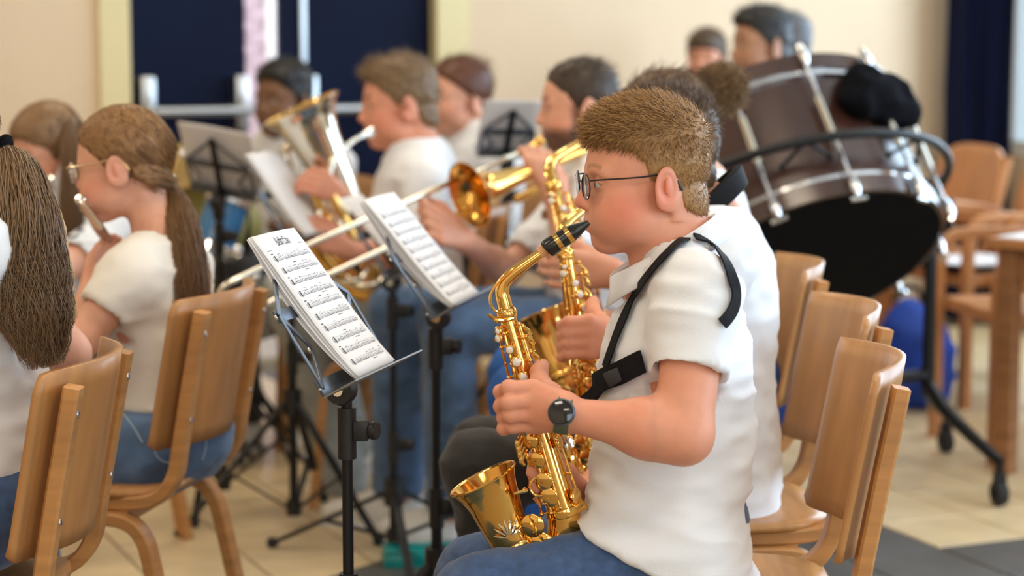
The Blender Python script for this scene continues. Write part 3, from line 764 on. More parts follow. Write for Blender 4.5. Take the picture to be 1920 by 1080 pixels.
def place_sax(o, T, U, V, scale, label):
    U = unit(U); V = np.array(V, float); V = unit(V - U * np.dot(U, V)); W = np.cross(U, V)
    M = np.eye(4); M[:3, 0] = U * scale; M[:3, 1] = V * scale; M[:3, 2] = W * scale; M[:3, 3] = T
    o.matrix_basis = Matrix(M.tolist()); tag(o, label, 'saxophone', 'brass saxophones of the front row'); return o
YS = 3.13
Ts = P(953, 591, YS); Us = P(1067, 985, YS) - Ts; Vs = P(953 - 96, 591 + 28, YS) - Ts
sx2 = copy_tree(SAX0); sx3 = copy_tree(SAX0)
place_sax(SAX0, Ts, Us, Vs, 1.0, 'shiny gold alto saxophone in front, played by the person in the white polo')
T2 = P(1062, 478, 3.60); place_sax(sx2, T2, P(1104, 735, 3.60) - T2, np.array([-.80, -.58, .15]), 1.0, 'gold saxophone held by the hands behind the front saxophone, small bell low')
T3 = P(1040, 352, 4.25); place_sax(sx3, T3, P(1118, 640, 4.15) - T3, np.array([-.86, -.5, .0]), 1.12, 'gold tenor saxophone furthest back with its large bell beside the front one')
# ================================================================== trombone
tr = empty('trombone', P(960, 300, 5.1), 'gold slide trombone pointing left, held across the middle of the band', 'trombone')
Bt = lambda mb, n, m='brass': mb.build(n, m, tr, True, True)
bc = P(879, 366, 4.98); be = P(1130, 268, 5.22); bd = unit(be - bc); Lb = np.linalg.norm(be - bc)
prof = [(.0795, 0), (.0815, .001), (.080, .004), (.062, .016), (.048, .036), (.036, .068), (.027, .11), (.021, .16), (.017, .22), (.0135, .30), (.012, Lb)]
Bt(MB().lathe(bc, bd, prof, 40), 'bell')
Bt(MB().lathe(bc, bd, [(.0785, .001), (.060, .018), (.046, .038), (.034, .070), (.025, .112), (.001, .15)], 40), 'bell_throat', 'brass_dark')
lowoff = P(1000, 352, 5.18) - P(1000, 316, 5.1)
Bt(MB().tube([bc + bd * .14 + lowoff * 1.2, bc + bd * .25 + lowoff * 1.1, be + lowoff * 1.0, be + bd * .06 + lowoff * .6, be + bd * .06 + lowoff * .2, be], .0105, 12, 4), 'tuning_tube')
mp = P(1016, 264, 5.22); up0 = P(985, 280, 5.2); up1 = P(415, 538, 4.6); lo0 = P(905, 382, 5.05); lo1 = P(425, 606, 4.6)
sd = unit(up1 - up0)
Bt(MB().lathe(mp, unit(up0 - mp), [(.0125, 0), (.0135, .002), (.0125, .006), (.008, .02), (.0055, .04), (.005, .06)], 18), 'mouthpiece')
Bt(MB().tube([mp + unit(up0 - mp) * .045, up0 + sd * .1], .0062, 10), 'leadpipe', 'nickel')
e0 = P(450, 521, 4.62); e1 = P(470, 585, 4.62)
Bt(MB().tube([up0 + sd * .05, P(853, 338, 5.02), P(743, 387, 4.91), P(600, 450, 4.77), e0], .0068, 10), 'slide_tube', 'nickel')
Bt(MB().tube([lo0, P(773, 443, 4.93), P(620, 514, 4.78), e1], .0068, 10), 'slide_tube', 'nickel')
Bt(MB().tube([e0, P(424, 534, 4.6), P(411, 553, 4.6), P(413, 575, 4.6), P(432, 592, 4.6), e1], .0072, 10, 4), 'slide_bow', 'nickel')
for a, b in (((800, 362, 4.965), (821, 420, 4.965)), ((905, 316, 5.08), (925, 372, 5.06)), ((1010, 290, 5.17), (1030, 330, 5.17))): Bt(MB().tube([P(*a), P(*b)], .0055, 8), 'brace', 'nickel')
# ================================================================== euphonium
eu = empty('euphonium', P(660, 480, 5.580), 'silver and gold euphonium with upright bell held left of the trombone', 'euphonium')
Be = lambda mb, n, m='nickel': mb.build(n, m, eu, True, True)
E0 = P(563, 201, 5.510); E1 = P(705, 498, 5.550); ed = unit(E1 - E0); Le = np.linalg.norm(E1 - E0); tilt = unit(ed + np.array([.0, -.02, 0.]))
prof = [(.104, 0), (.1075, .001), (.106, .005), (.092, .018), (.078, .042), (.066, .085), (.057, .15), (.049, .23), (.041, .32), (.034, Le)]
Be(MB().lathe(E0, tilt, prof, 48), 'bell')
Be(MB().lathe(E0, tilt, [(.103, .002), (.089, .021), (.075, .045), (.063, .087), (.054, .15), (.001, .22)], 48), 'bell_throat', 'brass')
bot = E0 + tilt * Le
Be(MB().tube([bot - tilt * .03, bot + tilt * .045 + [-.02, 0, -.01], bot + tilt * .06 + [-.08, 0, .0], bot + [-.135, 0, .035], bot - tilt * .10 + [-.15, 0, .02]], [.034, .033, .031, .029, .026], 20, 5), 'bottom_bow', 'brass')
Be(MB().tube([bot - tilt * .10 + [-.15, 0, .02], P(575, 400, 5.530), P(545, 330, 5.530), P(535, 285, 5.530), P(551, 272, 5.530), P(575, 285, 5.530), P(600, 340, 5.530)], [.024, .018, .015, .013, .013, .013, .012], 14, 5), 'main_branch')
Be(MB().tube([P(692, 249, 5.610), P(672, 258, 5.580), P(645, 278, 5.530), P(626, 300, 5.470), P(618, 330, 5.430), P(632, 372, 5.430), P(655, 400, 5.430)], [.006, .0062, .0066, .007, .0075, .008, .008], 12, 5), 'leadpipe')
Be(MB().lathe(P(698, 247, 5.620), unit(P(672, 258, 5.580) - P(698, 247, 5.620)), [(.0125, 0), (.014, .003), (.0125, .008), (.010, .022), (.0065, .04), (.006, .05)], 18), 'mouthpiece', 'chrome')
for q in range(3):
    a = P(582 + q * 20, 345 + q * 11, 5.430); b = a + tilt * .12
    o = Be(MB().tube([a, b], .0155, 16), 'valve_casing', 'nickel' if q % 2 else 'brass')
    MB().tube([a - tilt * .035, a], .005, 8).disc(a - tilt * .037, tilt, .011, .006, 12).build('valve_button', 'chrome', o, True, True)
    c0 = a + tilt * .07; nr = unit(np.array([-.55, -.8, -.1]))
    Be(MB().tube([c0, c0 + nr * .02 + tilt * .01, c0 + nr * .03 + tilt * .07, c0 + nr * .015 + tilt * .11, c0 + tilt * .10], .0078, 10, 5), 'valve_slide', 'brass' if q % 2 else 'nickel')
for k, (x, y) in enumerate(((655, 515), (690, 522))):
    Be(MB().tube([P(x - 40, y, 5.450), P(x - 15, y + 14, 5.430), P(x + 22, y + 6, 5.430), P(x + 30, y - 12, 5.450)], .011, 10, 4), 'lower_crook', 'nickel')
# ================================================================== flutes
def flute(label, a, b, r=.0095):
    fl = empty('flute', a, label, 'flute', 'silver flutes of the left row'); d = unit(b - a); L = np.linalg.norm(b - a); BF = lambda mb, n, m='silver_flute': mb.build(n, m, fl, True, True)
    BF(MB().lathe(a, d, [(.001, -.004), (r * .9, -.003), (r * 1.15, 0), (r * 1.1, .012), (r, .016), (r, L * .36), (r * 1.1, L * .362), (r * 1.1, L * .375), (r, L * .378), (r, L), (.001, L)], 18), 'tube')
    up = unit(np.array([-.4, -.3, .85]) - d * np.dot(d, [-.4, -.3, .85])); lat = np.cross(d, up)
    BF(MB().disc(a + d * .065 + up * r, up, .013, .004, 16), 'lip_plate', 'chrome')
    for q in range(11):
        c = a + d * (L * .40 + q * L * .052) + up * (r + .003)
        k = BF(MB().disc(c, up, .008, .004, 14, .001), 'key_cup', 'chrome'); MB().tube([c - lat * .011 - d * .012, c - lat * .011 + d * .012], .0022, 6).build('hinge', 'silver_flute', k, True, True)
    BF(MB().tube([a + d * L * .39 + up * r - lat * .011, a + d * L * .98 + up * r - lat * .011], .0026, 8), 'key_rod')
    return fl
flute('silver flute held by the player with gold glasses', P(150, 374, 3.98), P(238, 500, 4.34))
flute('silver flute at the lips of the person looking down at far left', P(92, 334, 5.12), P(60, 440, 5.45))
# ================================================================== people
SKIN = {'fair': (.72, .37, .25), 'rosy': (.74, .335, .215), 'tan': (.42, .21, .12), 'brown': (.20, .095, .05)}
def rotm(fwd, pitch=0.0, roll=0.0):
    """rows: forward, left, up of the head; pitch > 0 looks down"""
    f = unit([fwd[0], fwd[1], 0]); l = np.array([-f[1], f[0], 0]); u = np.array([0, 0, 1.])
    f2 = f * math.cos(pitch) - u * math.sin(pitch); u2 = u * math.cos(pitch) + f * math.sin(pitch)
    l2 = l * math.cos(roll) + u2 * math.sin(roll); u3 = u2 * math.cos(roll) - l * math.sin(roll)
    return np.array([f2, l2, u3])
def head_field(F, O, M, s, chub=0.0, nose=1.0, jaw=1.0, beard=0.0, puff=0.0):
    w = lambda x, y, z: O + s * (x * M[0] + y * M[1] + z * M[2])
    def E(c, r, k=.02, op='u'): F.ell(w(*c), np.array(r) * s, M, k * s, op)
    def C(a, b, ra, rb, k=.01, op='u'): F.cone(w(*a), w(*b), ra * s, rb * s, k * s, op)
    E((.002, 0, .045), (.090, .072, .080), .01)
    E((.045, 0, .010), (.052, .061, .080), .03)
    E((.042, 0, -.045), (.050, .054 * jaw + chub * .008, .046), .035)
    E((.072, 0, -.082), (.022, .024, .017), .03)
    for y in (-1, 1):
        E((.060, y * .040, -.028 - chub * .008), (.028 + chub * .006, .021 + chub * .006, .030 + chub * .008), .025)
        E((.022, y * .050 * jaw, -.055), (.026, .014, .022), .025)
        C((.090, y * .012, .030), (.080, y * .046, .028), .0075, .0065, .014)
        E((.102, y * .031, .012), (.015, .017, .0115), .014, 's')
        E((.0815, y * .031, .0105), (.0135, .0150, .0120), None or .004)
        E((.101, y * .0105, -.0235), (.009, .0075, .0075), .007)
        # ear
        fw = unit(M[0] * .92 + M[1] * y * -.38); lt = unit(M[1] * y + M[0] * -.42); up = np.cross(fw, lt); A = np.array([fw, lt, up])
        F.ell(w(-.010, y * .0745, .002), np.array((.0165, .0060, .0245)) * s, A, .004 * s)
        F.ell(w(-.007, y * .0815, .005), np.array((.0105, .0062, .0150)) * s, A, .004 * s, 's')
        F.ell(w(-.004, y * .0735, -.018), np.array((.0095, .0052, .0085)) * s, A, .005 * s)
        F.ell(w(-.011, y * .0770, .005), np.array((.005, .0030, .0105)) * s, A, .003 * s)
    C((.093, 0, .022), (.1085, 0, -.014), .0068, .0092 * nose, .012)
    E((.1105 + .004 * (nose - 1), 0, -.0190), (.0098, .0098, .0088), .006)
    E((.090, 0, -.047), (.014, .026, .014), .014)
    C((.1005, -.012, -.0475), (.1005, .012, -.0475), .0052, .0052, .006)
    C((.0985, -.011, -.0590), (.0985, .011, -.0590), .0060, .0060, .006)
    C((.108, -.021, -.0532), (.108, .021, -.0532), .0035, .0035, .004, 's')
    if puff:
        for y in (-1, 1): E((.078, y * .028, -.052), (.016, .016, .015), .02)
    return w
def head_cols(V, O, M, s, base, brow, lip=(.50, .17, .15), flush=.5, beard=None, eye=True):
    L = ((V - O) @ M.T) / s; c = np.tile(np.array(base), (len(V), 1)); x, y, z = L[:, 0], L[:, 1], L[:, 2]; ay = np.abs(y)
    def mix(m, col): nonlocal c; m = np.clip(m, 0, 1)[:, None]; c = c * (1 - m) + np.array(col) * m
    red = np.array(base) * np.array([1.02, .62, .58])
    mix(flush * np.exp(-(((x - .055) / .03) ** 2 + ((ay - .055) / .03) ** 2 + ((z + .028) / .028) ** 2)), red)
    mix(flush * .8 * np.exp(-(((x - .112) / .012) ** 2 + (y / .012) ** 2 + ((z + .020) / .012) ** 2)), red)
    mix(flush * .8 * (np.exp(-(((x + .01) / .022) ** 2 + ((ay - .082) / .010) ** 2 + (z / .035) ** 2))), red)
    d = np.sqrt(((z + .0532) / .0095) ** 2 + (y / .0225) ** 2); mix(np.where(x > .090, (1.05 - d) * 4, 0) * .75, lip)
    bz = .036 + .004 * np.sin(np.clip((ay - .012) / .035, 0, 1) * 3.1); mix(np.where((x > .055) & (ay > .011) & (ay < .048), 1 - np.abs(z - bz) / .0048, 0) * 1.2, brow)
    if eye:
        e = np.sqrt(((ay - .031) / .0135) ** 2 + ((z - .0095) / .0050) ** 2); on = (x > .083)
        mix(np.where(on, (1.0 - e) * 6, 0), (.62, .58, .55)); mix(np.where(on, (1 - np.sqrt(((ay - .031) / .0056) ** 2 + ((z - .0095) / .0056) ** 2)) * 5, 0) * (e < 1), (.05, .035, .025))
        mix(np.where(on & (z > .009), 1 - np.abs(e - 1.05) / .18, 0), np.array(brow) * .5)
    if beard is not None:
        m = np.clip((-.028 - z) / .02, 0, 1) * np.clip((x - .005) / .02, 0, 1) * np.clip((.0) + (z + .135) / .02, 0, 1) + np.clip(1 - np.abs(x - .022) / .018, 0, 1) * (z < .02) * (z > -.06)
        m = m * np.where((np.abs(z + .0532) < .0085) & (ay < .02) & (x > .09), .1, 1); mix(m * .85 + .1 * vnoise(L * 300) * (m > .2), beard)
    return c
def hand_field(F, Wr, palm, fingers, thumb, r=.0085, k=.006, width=.034):
    """Wr wrist; palm = knuckle centre, across = index->little axis given by the finger roots; fingers = list of point chains"""
    Wr = np.array(Wr, float)
    roots = [np.array(f[0], float) for f in fingers]
    for q, rt in enumerate(roots): F.cone(Wr + (rt - roots[len(roots) // 2]) * .35, rt, r * 1.75, r * 1.18, r * 1.3)
    for q, f in enumerate(fingers):
        n = len(f); sc = (1.0, 1.04, 1.0, .86)[q % 4]; F.chain([np.array(p_, float) for p_ in f], [r * sc * (1.08 - .26 * i / (n - 1)) for i in range(n)], k * .55)
        for p_ in f[1:-1]: F.ell(p_, r * sc * 1.03, None, k * .5)
    th = [np.array(p_, float) for p_ in thumb]
    F.cone(Wr + (th[0] - Wr) * .2, th[0], r * 1.7, r * 1.5, r * 1.2)
    F.chain(th, [r * (1.42 - .38 * i / (len(th) - 1)) for i in range(len(th))], k)
def simple_hand(F, Wr, tip, across, curl, r=.0085):
    """relaxed gripping hand: from wrist towards tip, fingers spread along across, bending towards curl"""
    Wr = np.array(Wr, float); d = unit(np.array(tip) - Wr); a = unit(across); c = unit(curl); L = r / .0085
    fs = []
    for q, o in enumerate((-1.5, -.5, .5, 1.5)):
        rt = Wr + d * .078 * L + a * o * .0185 * L; ln = (.9, 1, .95, .78)[q] * L
        p1 = rt + (d * .85 + c * .5) * .038 * ln; p2 = p1 + (d * .15 + c * .98) * .026 * ln; p3 = p2 + (c * .75 - d * .65) * .02 * ln; fs.append([rt, p1, p2, p3])
    th = [Wr + d * .025 * L - a * .028 * L + c * .010, Wr + d * .055 * L - a * .042 * L + c * .022 * L, Wr + d * .082 * L - a * .040 * L + c * .036 * L]
    hand_field(F, Wr, None, fs, th, r)
def strands(roots, dirs, length, rad, cols, S=4, grav=0.0, curl=0.0, seed=1, bend=None):
    """tapered three-sided hairs; all arrays over the roots"""
    n = len(roots); rg = np.random.default_rng(seed); length = np.ones(n) * length; pts = np.zeros((n, S, 3)); pts[:, 0] = roots; d = dirs / (np.linalg.norm(dirs, axis=1)[:, None] + 1e-9)
    ph = rg.random((n, 3)) * 6.28
    for k in range(1, S):
        dd = d + np.array([0, 0, -grav * k / S]) + curl * np.sin(ph + k * 1.7)
        if bend is not None: dd = dd + bend * (k / S)
        dd /= np.linalg.norm(dd, axis=1)[:, None] + 1e-9; pts[:, k] = pts[:, k - 1] + dd * (length / (S - 1))[:, None]
    return strand_geo(pts, rad, cols)
def strand_geo(pts, rad, cols):
    n, S, _ = pts.shape; tg = np.gradient(pts, axis=1); tg /= np.linalg.norm(tg, axis=2)[..., None] + 1e-9
    e1 = np.cross(tg, np.array([.31, .22, .92])); e1 /= np.linalg.norm(e1, axis=2)[..., None] + 1e-9; e2 = np.cross(tg, e1)
    tap = np.linspace(1, .25, S)[None, :, None] * (np.ones(n) * rad)[:, None, None]; V = []
    for j in range(3):
        a = 2.0944 * j; V.append(pts + tap * (math.cos(a) * e1 + math.sin(a) * e2))
    V = np.stack(V, 2).reshape(-1, 3); base = (np.arange(n) * S * 3)[:, None, None]; k = (np.arange(S - 1) * 3)[None, :, None]; j = np.arange(3)[None, None, :]
    a = base + k + j; b = base + k + (j + 1) % 3; Q = np.stack([a, b, b + 3, a + 3], -1).reshape(-1, 4)
    return V, Q, np.repeat(cols, S * 3, axis=0)
def hair_cols(n, c0, c1, seed=3):
    rg = np.random.default_rng(seed); t = rg.random((n, 1)) ** 1.2; return np.array(c0) * (1 - t) + np.array(c1) * t
def join_hair(name, parts, parent):
    V = []; Q = []; C = []; n = 0
    for v, q, c in parts: V.append(v); Q.append(q + n); C.append(c); n += len(v)
    return wparent(link(name, fastmesh(name, np.vstack(V), np.vstack(Q), np.vstack(C)), 'hair'), parent)
def hair_cap(O, M, s, line, thick, vox, c0, c1, noise=(0.003, 90), seed=2):
    """line: [(x, z)] hairline; thick(L) -> thickness in head units; returns mesh and the field's local coordinates"""
    xs = np.array([p_[0] for p_ in line]); zs = np.array([p_[1] for p_ in line]); o = np.argsort(xs); xs, zs = xs[o], zs[o]
    R_ = .15 * s; F = Field()
    def fn(X, Y, Z):
        dx, dy, dz = (X - O[0]) / s, (Y - O[1]) / s, (Z - O[2]) / s
        x = M[0][0]*dx + M[0][1]*dy + M[0][2]*dz; y = M[1][0]*dx + M[1][1]*dy + M[1][2]*dz; z = M[2][0]*dx + M[2][1]*dy + M[2][2]*dz
        def el(c, r):
            q = np.sqrt(((x - c[0]) / r[0]) ** 2 + (y / r[1]) ** 2 + ((z - c[1]) / r[2]) ** 2); return (q - 1) * min(r)
        d = np.minimum(el((.002, .045), (.090, .072, .080)), el((.045, .010), (.052, .061, .080)))
        d = np.minimum(d, el((-.028, -.02), (.055, .058, .07)))
        d = d - thick(x, y, z); zh = np.interp(x, xs, zs)
        g = (zh - z) * .75; k = .006
        d2 = np.maximum(d, g) + np.maximum(k - np.abs(d - g), 0) ** 2 / (4 * k)
        return d2 * s
    F.fn(fn, O - R_, O + R_, .0); V, Q = F.mesh(vox); V = relax(V, Q, 1); N = vnormals(V, Q)
    V = V + N * (noise[0] * vnoise(V * noise[1], seed))[:, None]
    c = np.array(c0) * .5 + np.array(c1) * .5; t = (.40 + .22 * vnoise(V * np.array([420, 420, 160]), seed + 1))[:, None]; C = np.array(c0) * (1 - t) + np.array(c1) * t
    return V, Q, C, N
LINE_SHORT = [(.115, .088), (.092, .084), (.078, .075), (.062, .052), (.045, .040), (.028, .020), (.012, .004), (.004, .018), (-.012, .036), (-.026, .016), (-.036, -.028), (-.06, -.052), (-.12, -.058)]
def short_hair(parent, O, M, s, c0, c1, vox=.004, top=.022, side=.006, front=.0, line=LINE_SHORT, n=2500, slen=.02, srad=.0008, sweep=(.3, 0, .5), seed=1, noise=(.003, 90), curl=.15):
    def thick(x, y, z):
        t = np.clip((z - .055) / .05, 0, 1); t = t * t * (3 - 2 * t); return side + (top - side) * t + front * np.clip((x - .03) / .06, 0, 1) * t
    V, Q, C, N = hair_cap(O, M, s, line, thick, vox, c0, c1, noise, seed); parts = [(V, Q, C)]
    if n:
        rg = np.random.default_rng(seed); i = rg.choice(len(V), n); N = vnormals(V, Q); L = ((V[i] - O) @ M.T) / s; up = np.clip((L[:, 2] - .04) / .06, 0, 1)[:, None]
        sw = np.array(sweep) @ M; down = -M[2] - .35 * M[0]
        d = N[i] * (.35 + .2 * up) + up * sw + (1 - up) * down * .9 + .25 * rg.normal(size=(n, 3))
        ln = (slen * (.35 + .65 * up[:, 0])) * (.6 + .8 * rg.random(n)) * s
        parts.append(strands(V[i] - N[i] * .002, d, ln, srad, hair_cols(n, c0, c1, seed), 4, .25, curl, seed))
    return join_hair('hair', parts, parent)
def long_strands(path, rad, n, c0, c1, srad=.0012, wave=.008, freq=3.0, S=22, seed=4, flat=1.0, lat=(1, 0, 0)):
    path = catmull(path, 8); idx = np.linspace(0, len(path) - 1, S); ii = np.arange(len(path)); C = np.stack([np.interp(idx, ii, path[:, k]) for k in range(3)], 1)
    rr = np.interp(np.linspace(0, 1, S), np.linspace(0, 1, len(rad)), rad); tg = np.gradient(C, axis=0); tg /= np.linalg.norm(tg, axis=1)[:, None]
    e1 = np.array(lat, float)[None, :] - tg * (tg @ np.array(lat, float))[:, None]; e1 /= np.linalg.norm(e1, axis=1)[:, None]; e2 = np.cross(tg, e1)
    rg = np.random.default_rng(seed); a = rg.random(n) * 6.283; q = np.sqrt(rg.random(n)); ox, oy = q * np.cos(a), q * np.sin(a) * flat; ph = rg.random(n) * 6.28; clump = np.floor(rg.random(n) * 14)
    t = np.linspace(0, 1, S)[None, :]; wv = wave * t * np.sin(freq * 6.28 * t + clump[:, None] * 1.3 + .35 * ph[:, None]); wv2 = wave * .7 * t * np.cos(freq * 5.1 * t + clump[:, None] * 2.1)
    end = (.82 + .18 * rg.random(n))[:, None]
    pts = C[None] + e1[None] * (ox[:, None] * rr[None] + wv)[..., None] + e2[None] * (oy[:, None] * rr[None] + wv2)[..., None]
    cut = np.minimum(t, end); k = (cut * (S - 1)); k0 = np.minimum(k.astype(int), S - 2); fr = k - k0; r_ = np.arange(n)[:, None]
    pts = pts[r_, k0] * (1 - fr[..., None]) + pts[r_, k0 + 1] * fr[..., None] + 1e-5 * t[..., None]
    return strand_geo(pts, srad, hair_cols(n, c0, c1, seed))
def wrinkle(amp, f=(14, 14, 22), seed=0):
    def d(V):
        a = vnoise(V * np.array(f), seed); b = vnoise(V * np.array(f) * 2.3 + 5, seed + 1); return amp * ((1 - np.abs(a)) ** 2 - .45 + .35 * b)
    return d
def seat_legs(hip, f, spread=.09, drop=None, thigh=.42, Lk=None, Rk=None, La=None, Ra=None):
    l = np.array([-f[1], f[0], 0]); hip = np.array(hip); out = {}
    for n_, sg, k_, a_ in (('L', 1, Lk, La), ('R', -1, Rk, Ra)):
        h = hip + l * sg * .085; kn = h + f * thigh + l * sg * spread * .6 + np.array([0, 0, .01]) if k_ is None else np.array(k_)
        an = np.array([kn[0] - f[0] * .03, kn[1] - f[1] * .03, .085]) if a_ is None else np.array(a_); out[n_] = (h, kn, an)
    return out
def shoe(parent, an, f, m='sneaker', L=.26, name='shoe'):
    an = np.array(an); f = unit([f[0], f[1], 0]); l = np.array([-f[1], f[0], 0]); u = np.array([0, 0, 1.]); A = np.array([f, l, u]); b = np.array([an[0], an[1], an[2] - .085])
    F = Field(); F.ell(b + f * .10 + u * .042, (.105, .044, .042), A, .02); F.ell(b - f * .01 + u * .055, (.062, .040, .055), A, .03); F.ell(b + f * .03 + u * .075, (.07, .033, .035), A, .03); F.plane(b + u * .012, -u)
    sh = sdf_obj(name, F, .007, m, parent)
    S_ = Field(); S_.ell(b + f * .10 + u * .012, (.112, .048, .03), A, .02); S_.ell(b - f * .02 + u * .012, (.062, .043, .03), A, .03); S_.plane(b + u * .022, u); S_.plane(b + u * .001, -u)
    V, Q = S_.mesh(.007); o = link('sole', fastmesh('sole', V, Q), 'white_paint' if m == 'sneaker' else 'rubber'); wparent(o, sh)
    return sh
def person(label, J, skin, head, torso, vox=.008, hvox=.004, shirt='cotton_white', trousers='denim_blue', sleeve=.6, arm=(.045, .036, .026), leg=(.078, .058, .042), shirt_amp=.005, neck_r=.05, hands=None, hem=None, group='members of the youth band', shoes='sneaker', legs=True, neckhole=.062, hair_col=(.1, .05, .03), seed=0, shirt_vox=None, sleeve_gap=.010, cuff=None, beard=None, flush=.4, lip=(.50, .17, .15), headkw={}, collar=True, fdir=None, scale_s=1.0):
    """J: head (origin), hf (head facing), hp, hr, neck, shL/shR, elL/elR, wrL/wrR, hip, f (body facing); torso rows from the hip up; hands: functions adding fingers"""
    f = unit([J['f'][0], J['f'][1], 0]); l = np.array([-f[1], f[0], 0]); up = np.array([0, 0, 1.]); hip = np.array(J['hip'])
    root = empty('person', (hip[0], hip[1], 0), label, 'person', group)
    M = rotm(J['hf'], J.get('hp', 0), J.get('hr', 0)); O = np.array(J['head']); s = J.get('hs', 1.0)
    F = Field(); w = head_field(F, O, M, s, **head)
    nb = np.array(J['neck']); ntop = w(-.022, 0, -.035)
    F.cone(ntop, nb, neck_r * 1.02 * s, neck_r * 1.08, .03); F.cone(nb, nb - up * .05, neck_r * 1.1, neck_r * 1.5, .03)
    axis = unit(nb - up * .03 - hip); bx = dict(base=hip, axis=axis, fwd=f)
    F.loft(rows=[(r[0], r[1], r[2] - .012, r[3] - .012) for r in torso if r[0] > -.045], k=.03, **bx)
    boxes = [(O - .135 * s - [0, 0, .0], O + .15 * s)]
    for sd in 'LR':
        F.cone(J['sh' + sd], J['el' + sd], arm[0], arm[1], .02); F.cone(J['el' + sd], J['wr' + sd], arm[1] * 1.04, arm[2], .015)
        mid = np.array(J['el' + sd]) * .7 + np.array(J['wr' + sd]) * .3; F.ell(mid, arm[1] * .97, None, .03)
        if hands and sd in hands:
            hands[sd](F); wv = np.array(J['wr' + sd]); boxes.append((wv - .125, wv + .125))
    lg = seat_legs(hip, f, **{k: J[k] for k in ('Lk', 'Rk', 'La', 'Ra', 'thigh', 'spread') if k in J}) if legs else {}
    for sd in lg:
        h, kn, an = lg[sd]; F.cone(h, kn, leg[0] - .012, leg[1] - .012, .03); F.cone(kn, an, leg[1] - .012, leg[2] - .01, .02); F.cone(an, an + f * .06 - up * .03, .03, .025, .02)
    V, Q = F.mesh(vox); V = relax(V, Q, 1); VV = [V]; C = [np.tile(np.array(skin), (len(V), 1))]; cen = V[Q].mean(1); keep = np.ones(len(Q), bool)
    for a, b in boxes: keep &= ~np.all((cen > a + vox) & (cen < b - vox), 1)
    QQ = [Q[keep]]; n = len(V)
    for bi, (a, b) in enumerate(boxes):
        v, q = F.mesh(hvox if bi == 0 else min(hvox, .0035) if hvox < .004 else hvox, a, b)
        if len(v) == 0: continue
        v2 = relax(v, q, 1, .4); edge = np.any((v < a + hvox * 2) | (v > b - hvox * 2), 1); v2[edge] = v[edge]
        VV.append(v2); QQ.append(q + n); n += len(v)
        if bi == 0: cc = head_cols(v2, O, M, s, skin, hair_col, flush=flush, beard=beard, lip=lip, **headkw)
        else:
            cc = np.tile(np.array(skin), (len(v), 1)); t = (.5 + .5 * vnoise(v2 * 45, 3))[:, None] * .30; cc = cc * (1 - t) + cc * np.array([1.02, .72, .68]) * t
        C.append(cc)
    body = wparent(link('body', fastmesh('body', np.vstack(VV), np.vstack(QQ), np.vstack(C)), 'skin'), root)
    # shirt
    Sf = Field(); Sf.loft(rows=torso, k=.03, **bx)
    top = hip + axis * torso[-1][0]
    for sd in 'LR':
        sh = np.array(J['sh' + sd]); el = np.array(J['el' + sd]); wr = np.array(J['wr' + sd])
        Sf.cone(nb - up * .015 + (sh - nb) * .12, sh + (sh - top) * .0, neck_r * 1.12, arm[0] + .014, .05)
        if sleeve <= 1:
            e = sh + (el - sh) * sleeve; r1 = arm[0] + (arm[1] - arm[0]) * sleeve + sleeve_gap + .006; Sf.cone(sh, e, arm[0] + .013, r1, .035)
        else:
            Sf.cone(sh, el, arm[0] + .013, arm[1] + .014, .035); e = el + (wr - el) * (sleeve - 1); r1 = arm[1] + .012; Sf.cone(el, e, arm[1] + .014, r1 - .004, .02)
    if 'hempl' in J:
        for sd in lg: Sf.cone(lg[sd][0], lg[sd][0] + (lg[sd][1] - lg[sd][0]) * .45, leg[0] + .012, leg[0] + .010, .05)
    for sd in 'LR':
        sh = np.array(J['sh' + sd]); el = np.array(J['el' + sd]); wr = np.array(J['wr' + sd])
        if sleeve <= 1: e = sh + (el - sh) * sleeve; d = unit(el - sh); r0 = arm[0] + (arm[1] - arm[0]) * sleeve
        else: e = el + (wr - el) * (sleeve - 1); d = unit(wr - el); r0 = arm[1] - .002
        c_ = e + d * .02
        def cut(X, Y, Z, c_=c_, d=d, e=e):        # slices the rounded sleeve end flat, only near the sleeve
            h = (X - e[0]) * d[0] + (Y - e[1]) * d[1] + (Z - e[2]) * d[2]; rr = np.sqrt((X - e[0]) ** 2 + (Y - e[1]) ** 2 + (Z - e[2]) ** 2)
            return np.maximum(-h, rr - .085)
        Sf.fn(cut, e - .09, e + .09, .002, 's'); Sf.cone(e - d * .05, e + d * .05, r0 + .001, r0 + sleeve_gap - .0015, .002, 's')
    Sf.cone(nb - up * .035 - f * .004, nb + up * .12, neckhole, neckhole + .012, .006, 's')
    if 'hempl' in J: Sf.plane(J['hempl'][0], J['hempl'][1], .008)
    else: hz = hip[2] + (hem if hem is not None else -.02); Sf.plane((hip[0], hip[1], hz), -up, .01)
    sv = shirt_vox or vox
    sobj = sdf_obj('shirt', Sf, sv, shirt, root, wrinkle(shirt_amp, J.get('folds', (14, 14, 22)), seed), it=2)
    if collar:
        cc = nb - up * .012 - f * .002; e1 = f; e2 = l; ring = []
        for k in range(33):
            a = 2 * math.pi * k / 32; ring.append(cc + (neckhole + .004) * (e1 * math.cos(a) + e2 * math.sin(a)) - up * (.016 * math.cos(a)) )
        cb = MB().tube(ring, 1.0, flat=(.009, .003, up), cap=False).build('neckband', shirt, root, True, True)
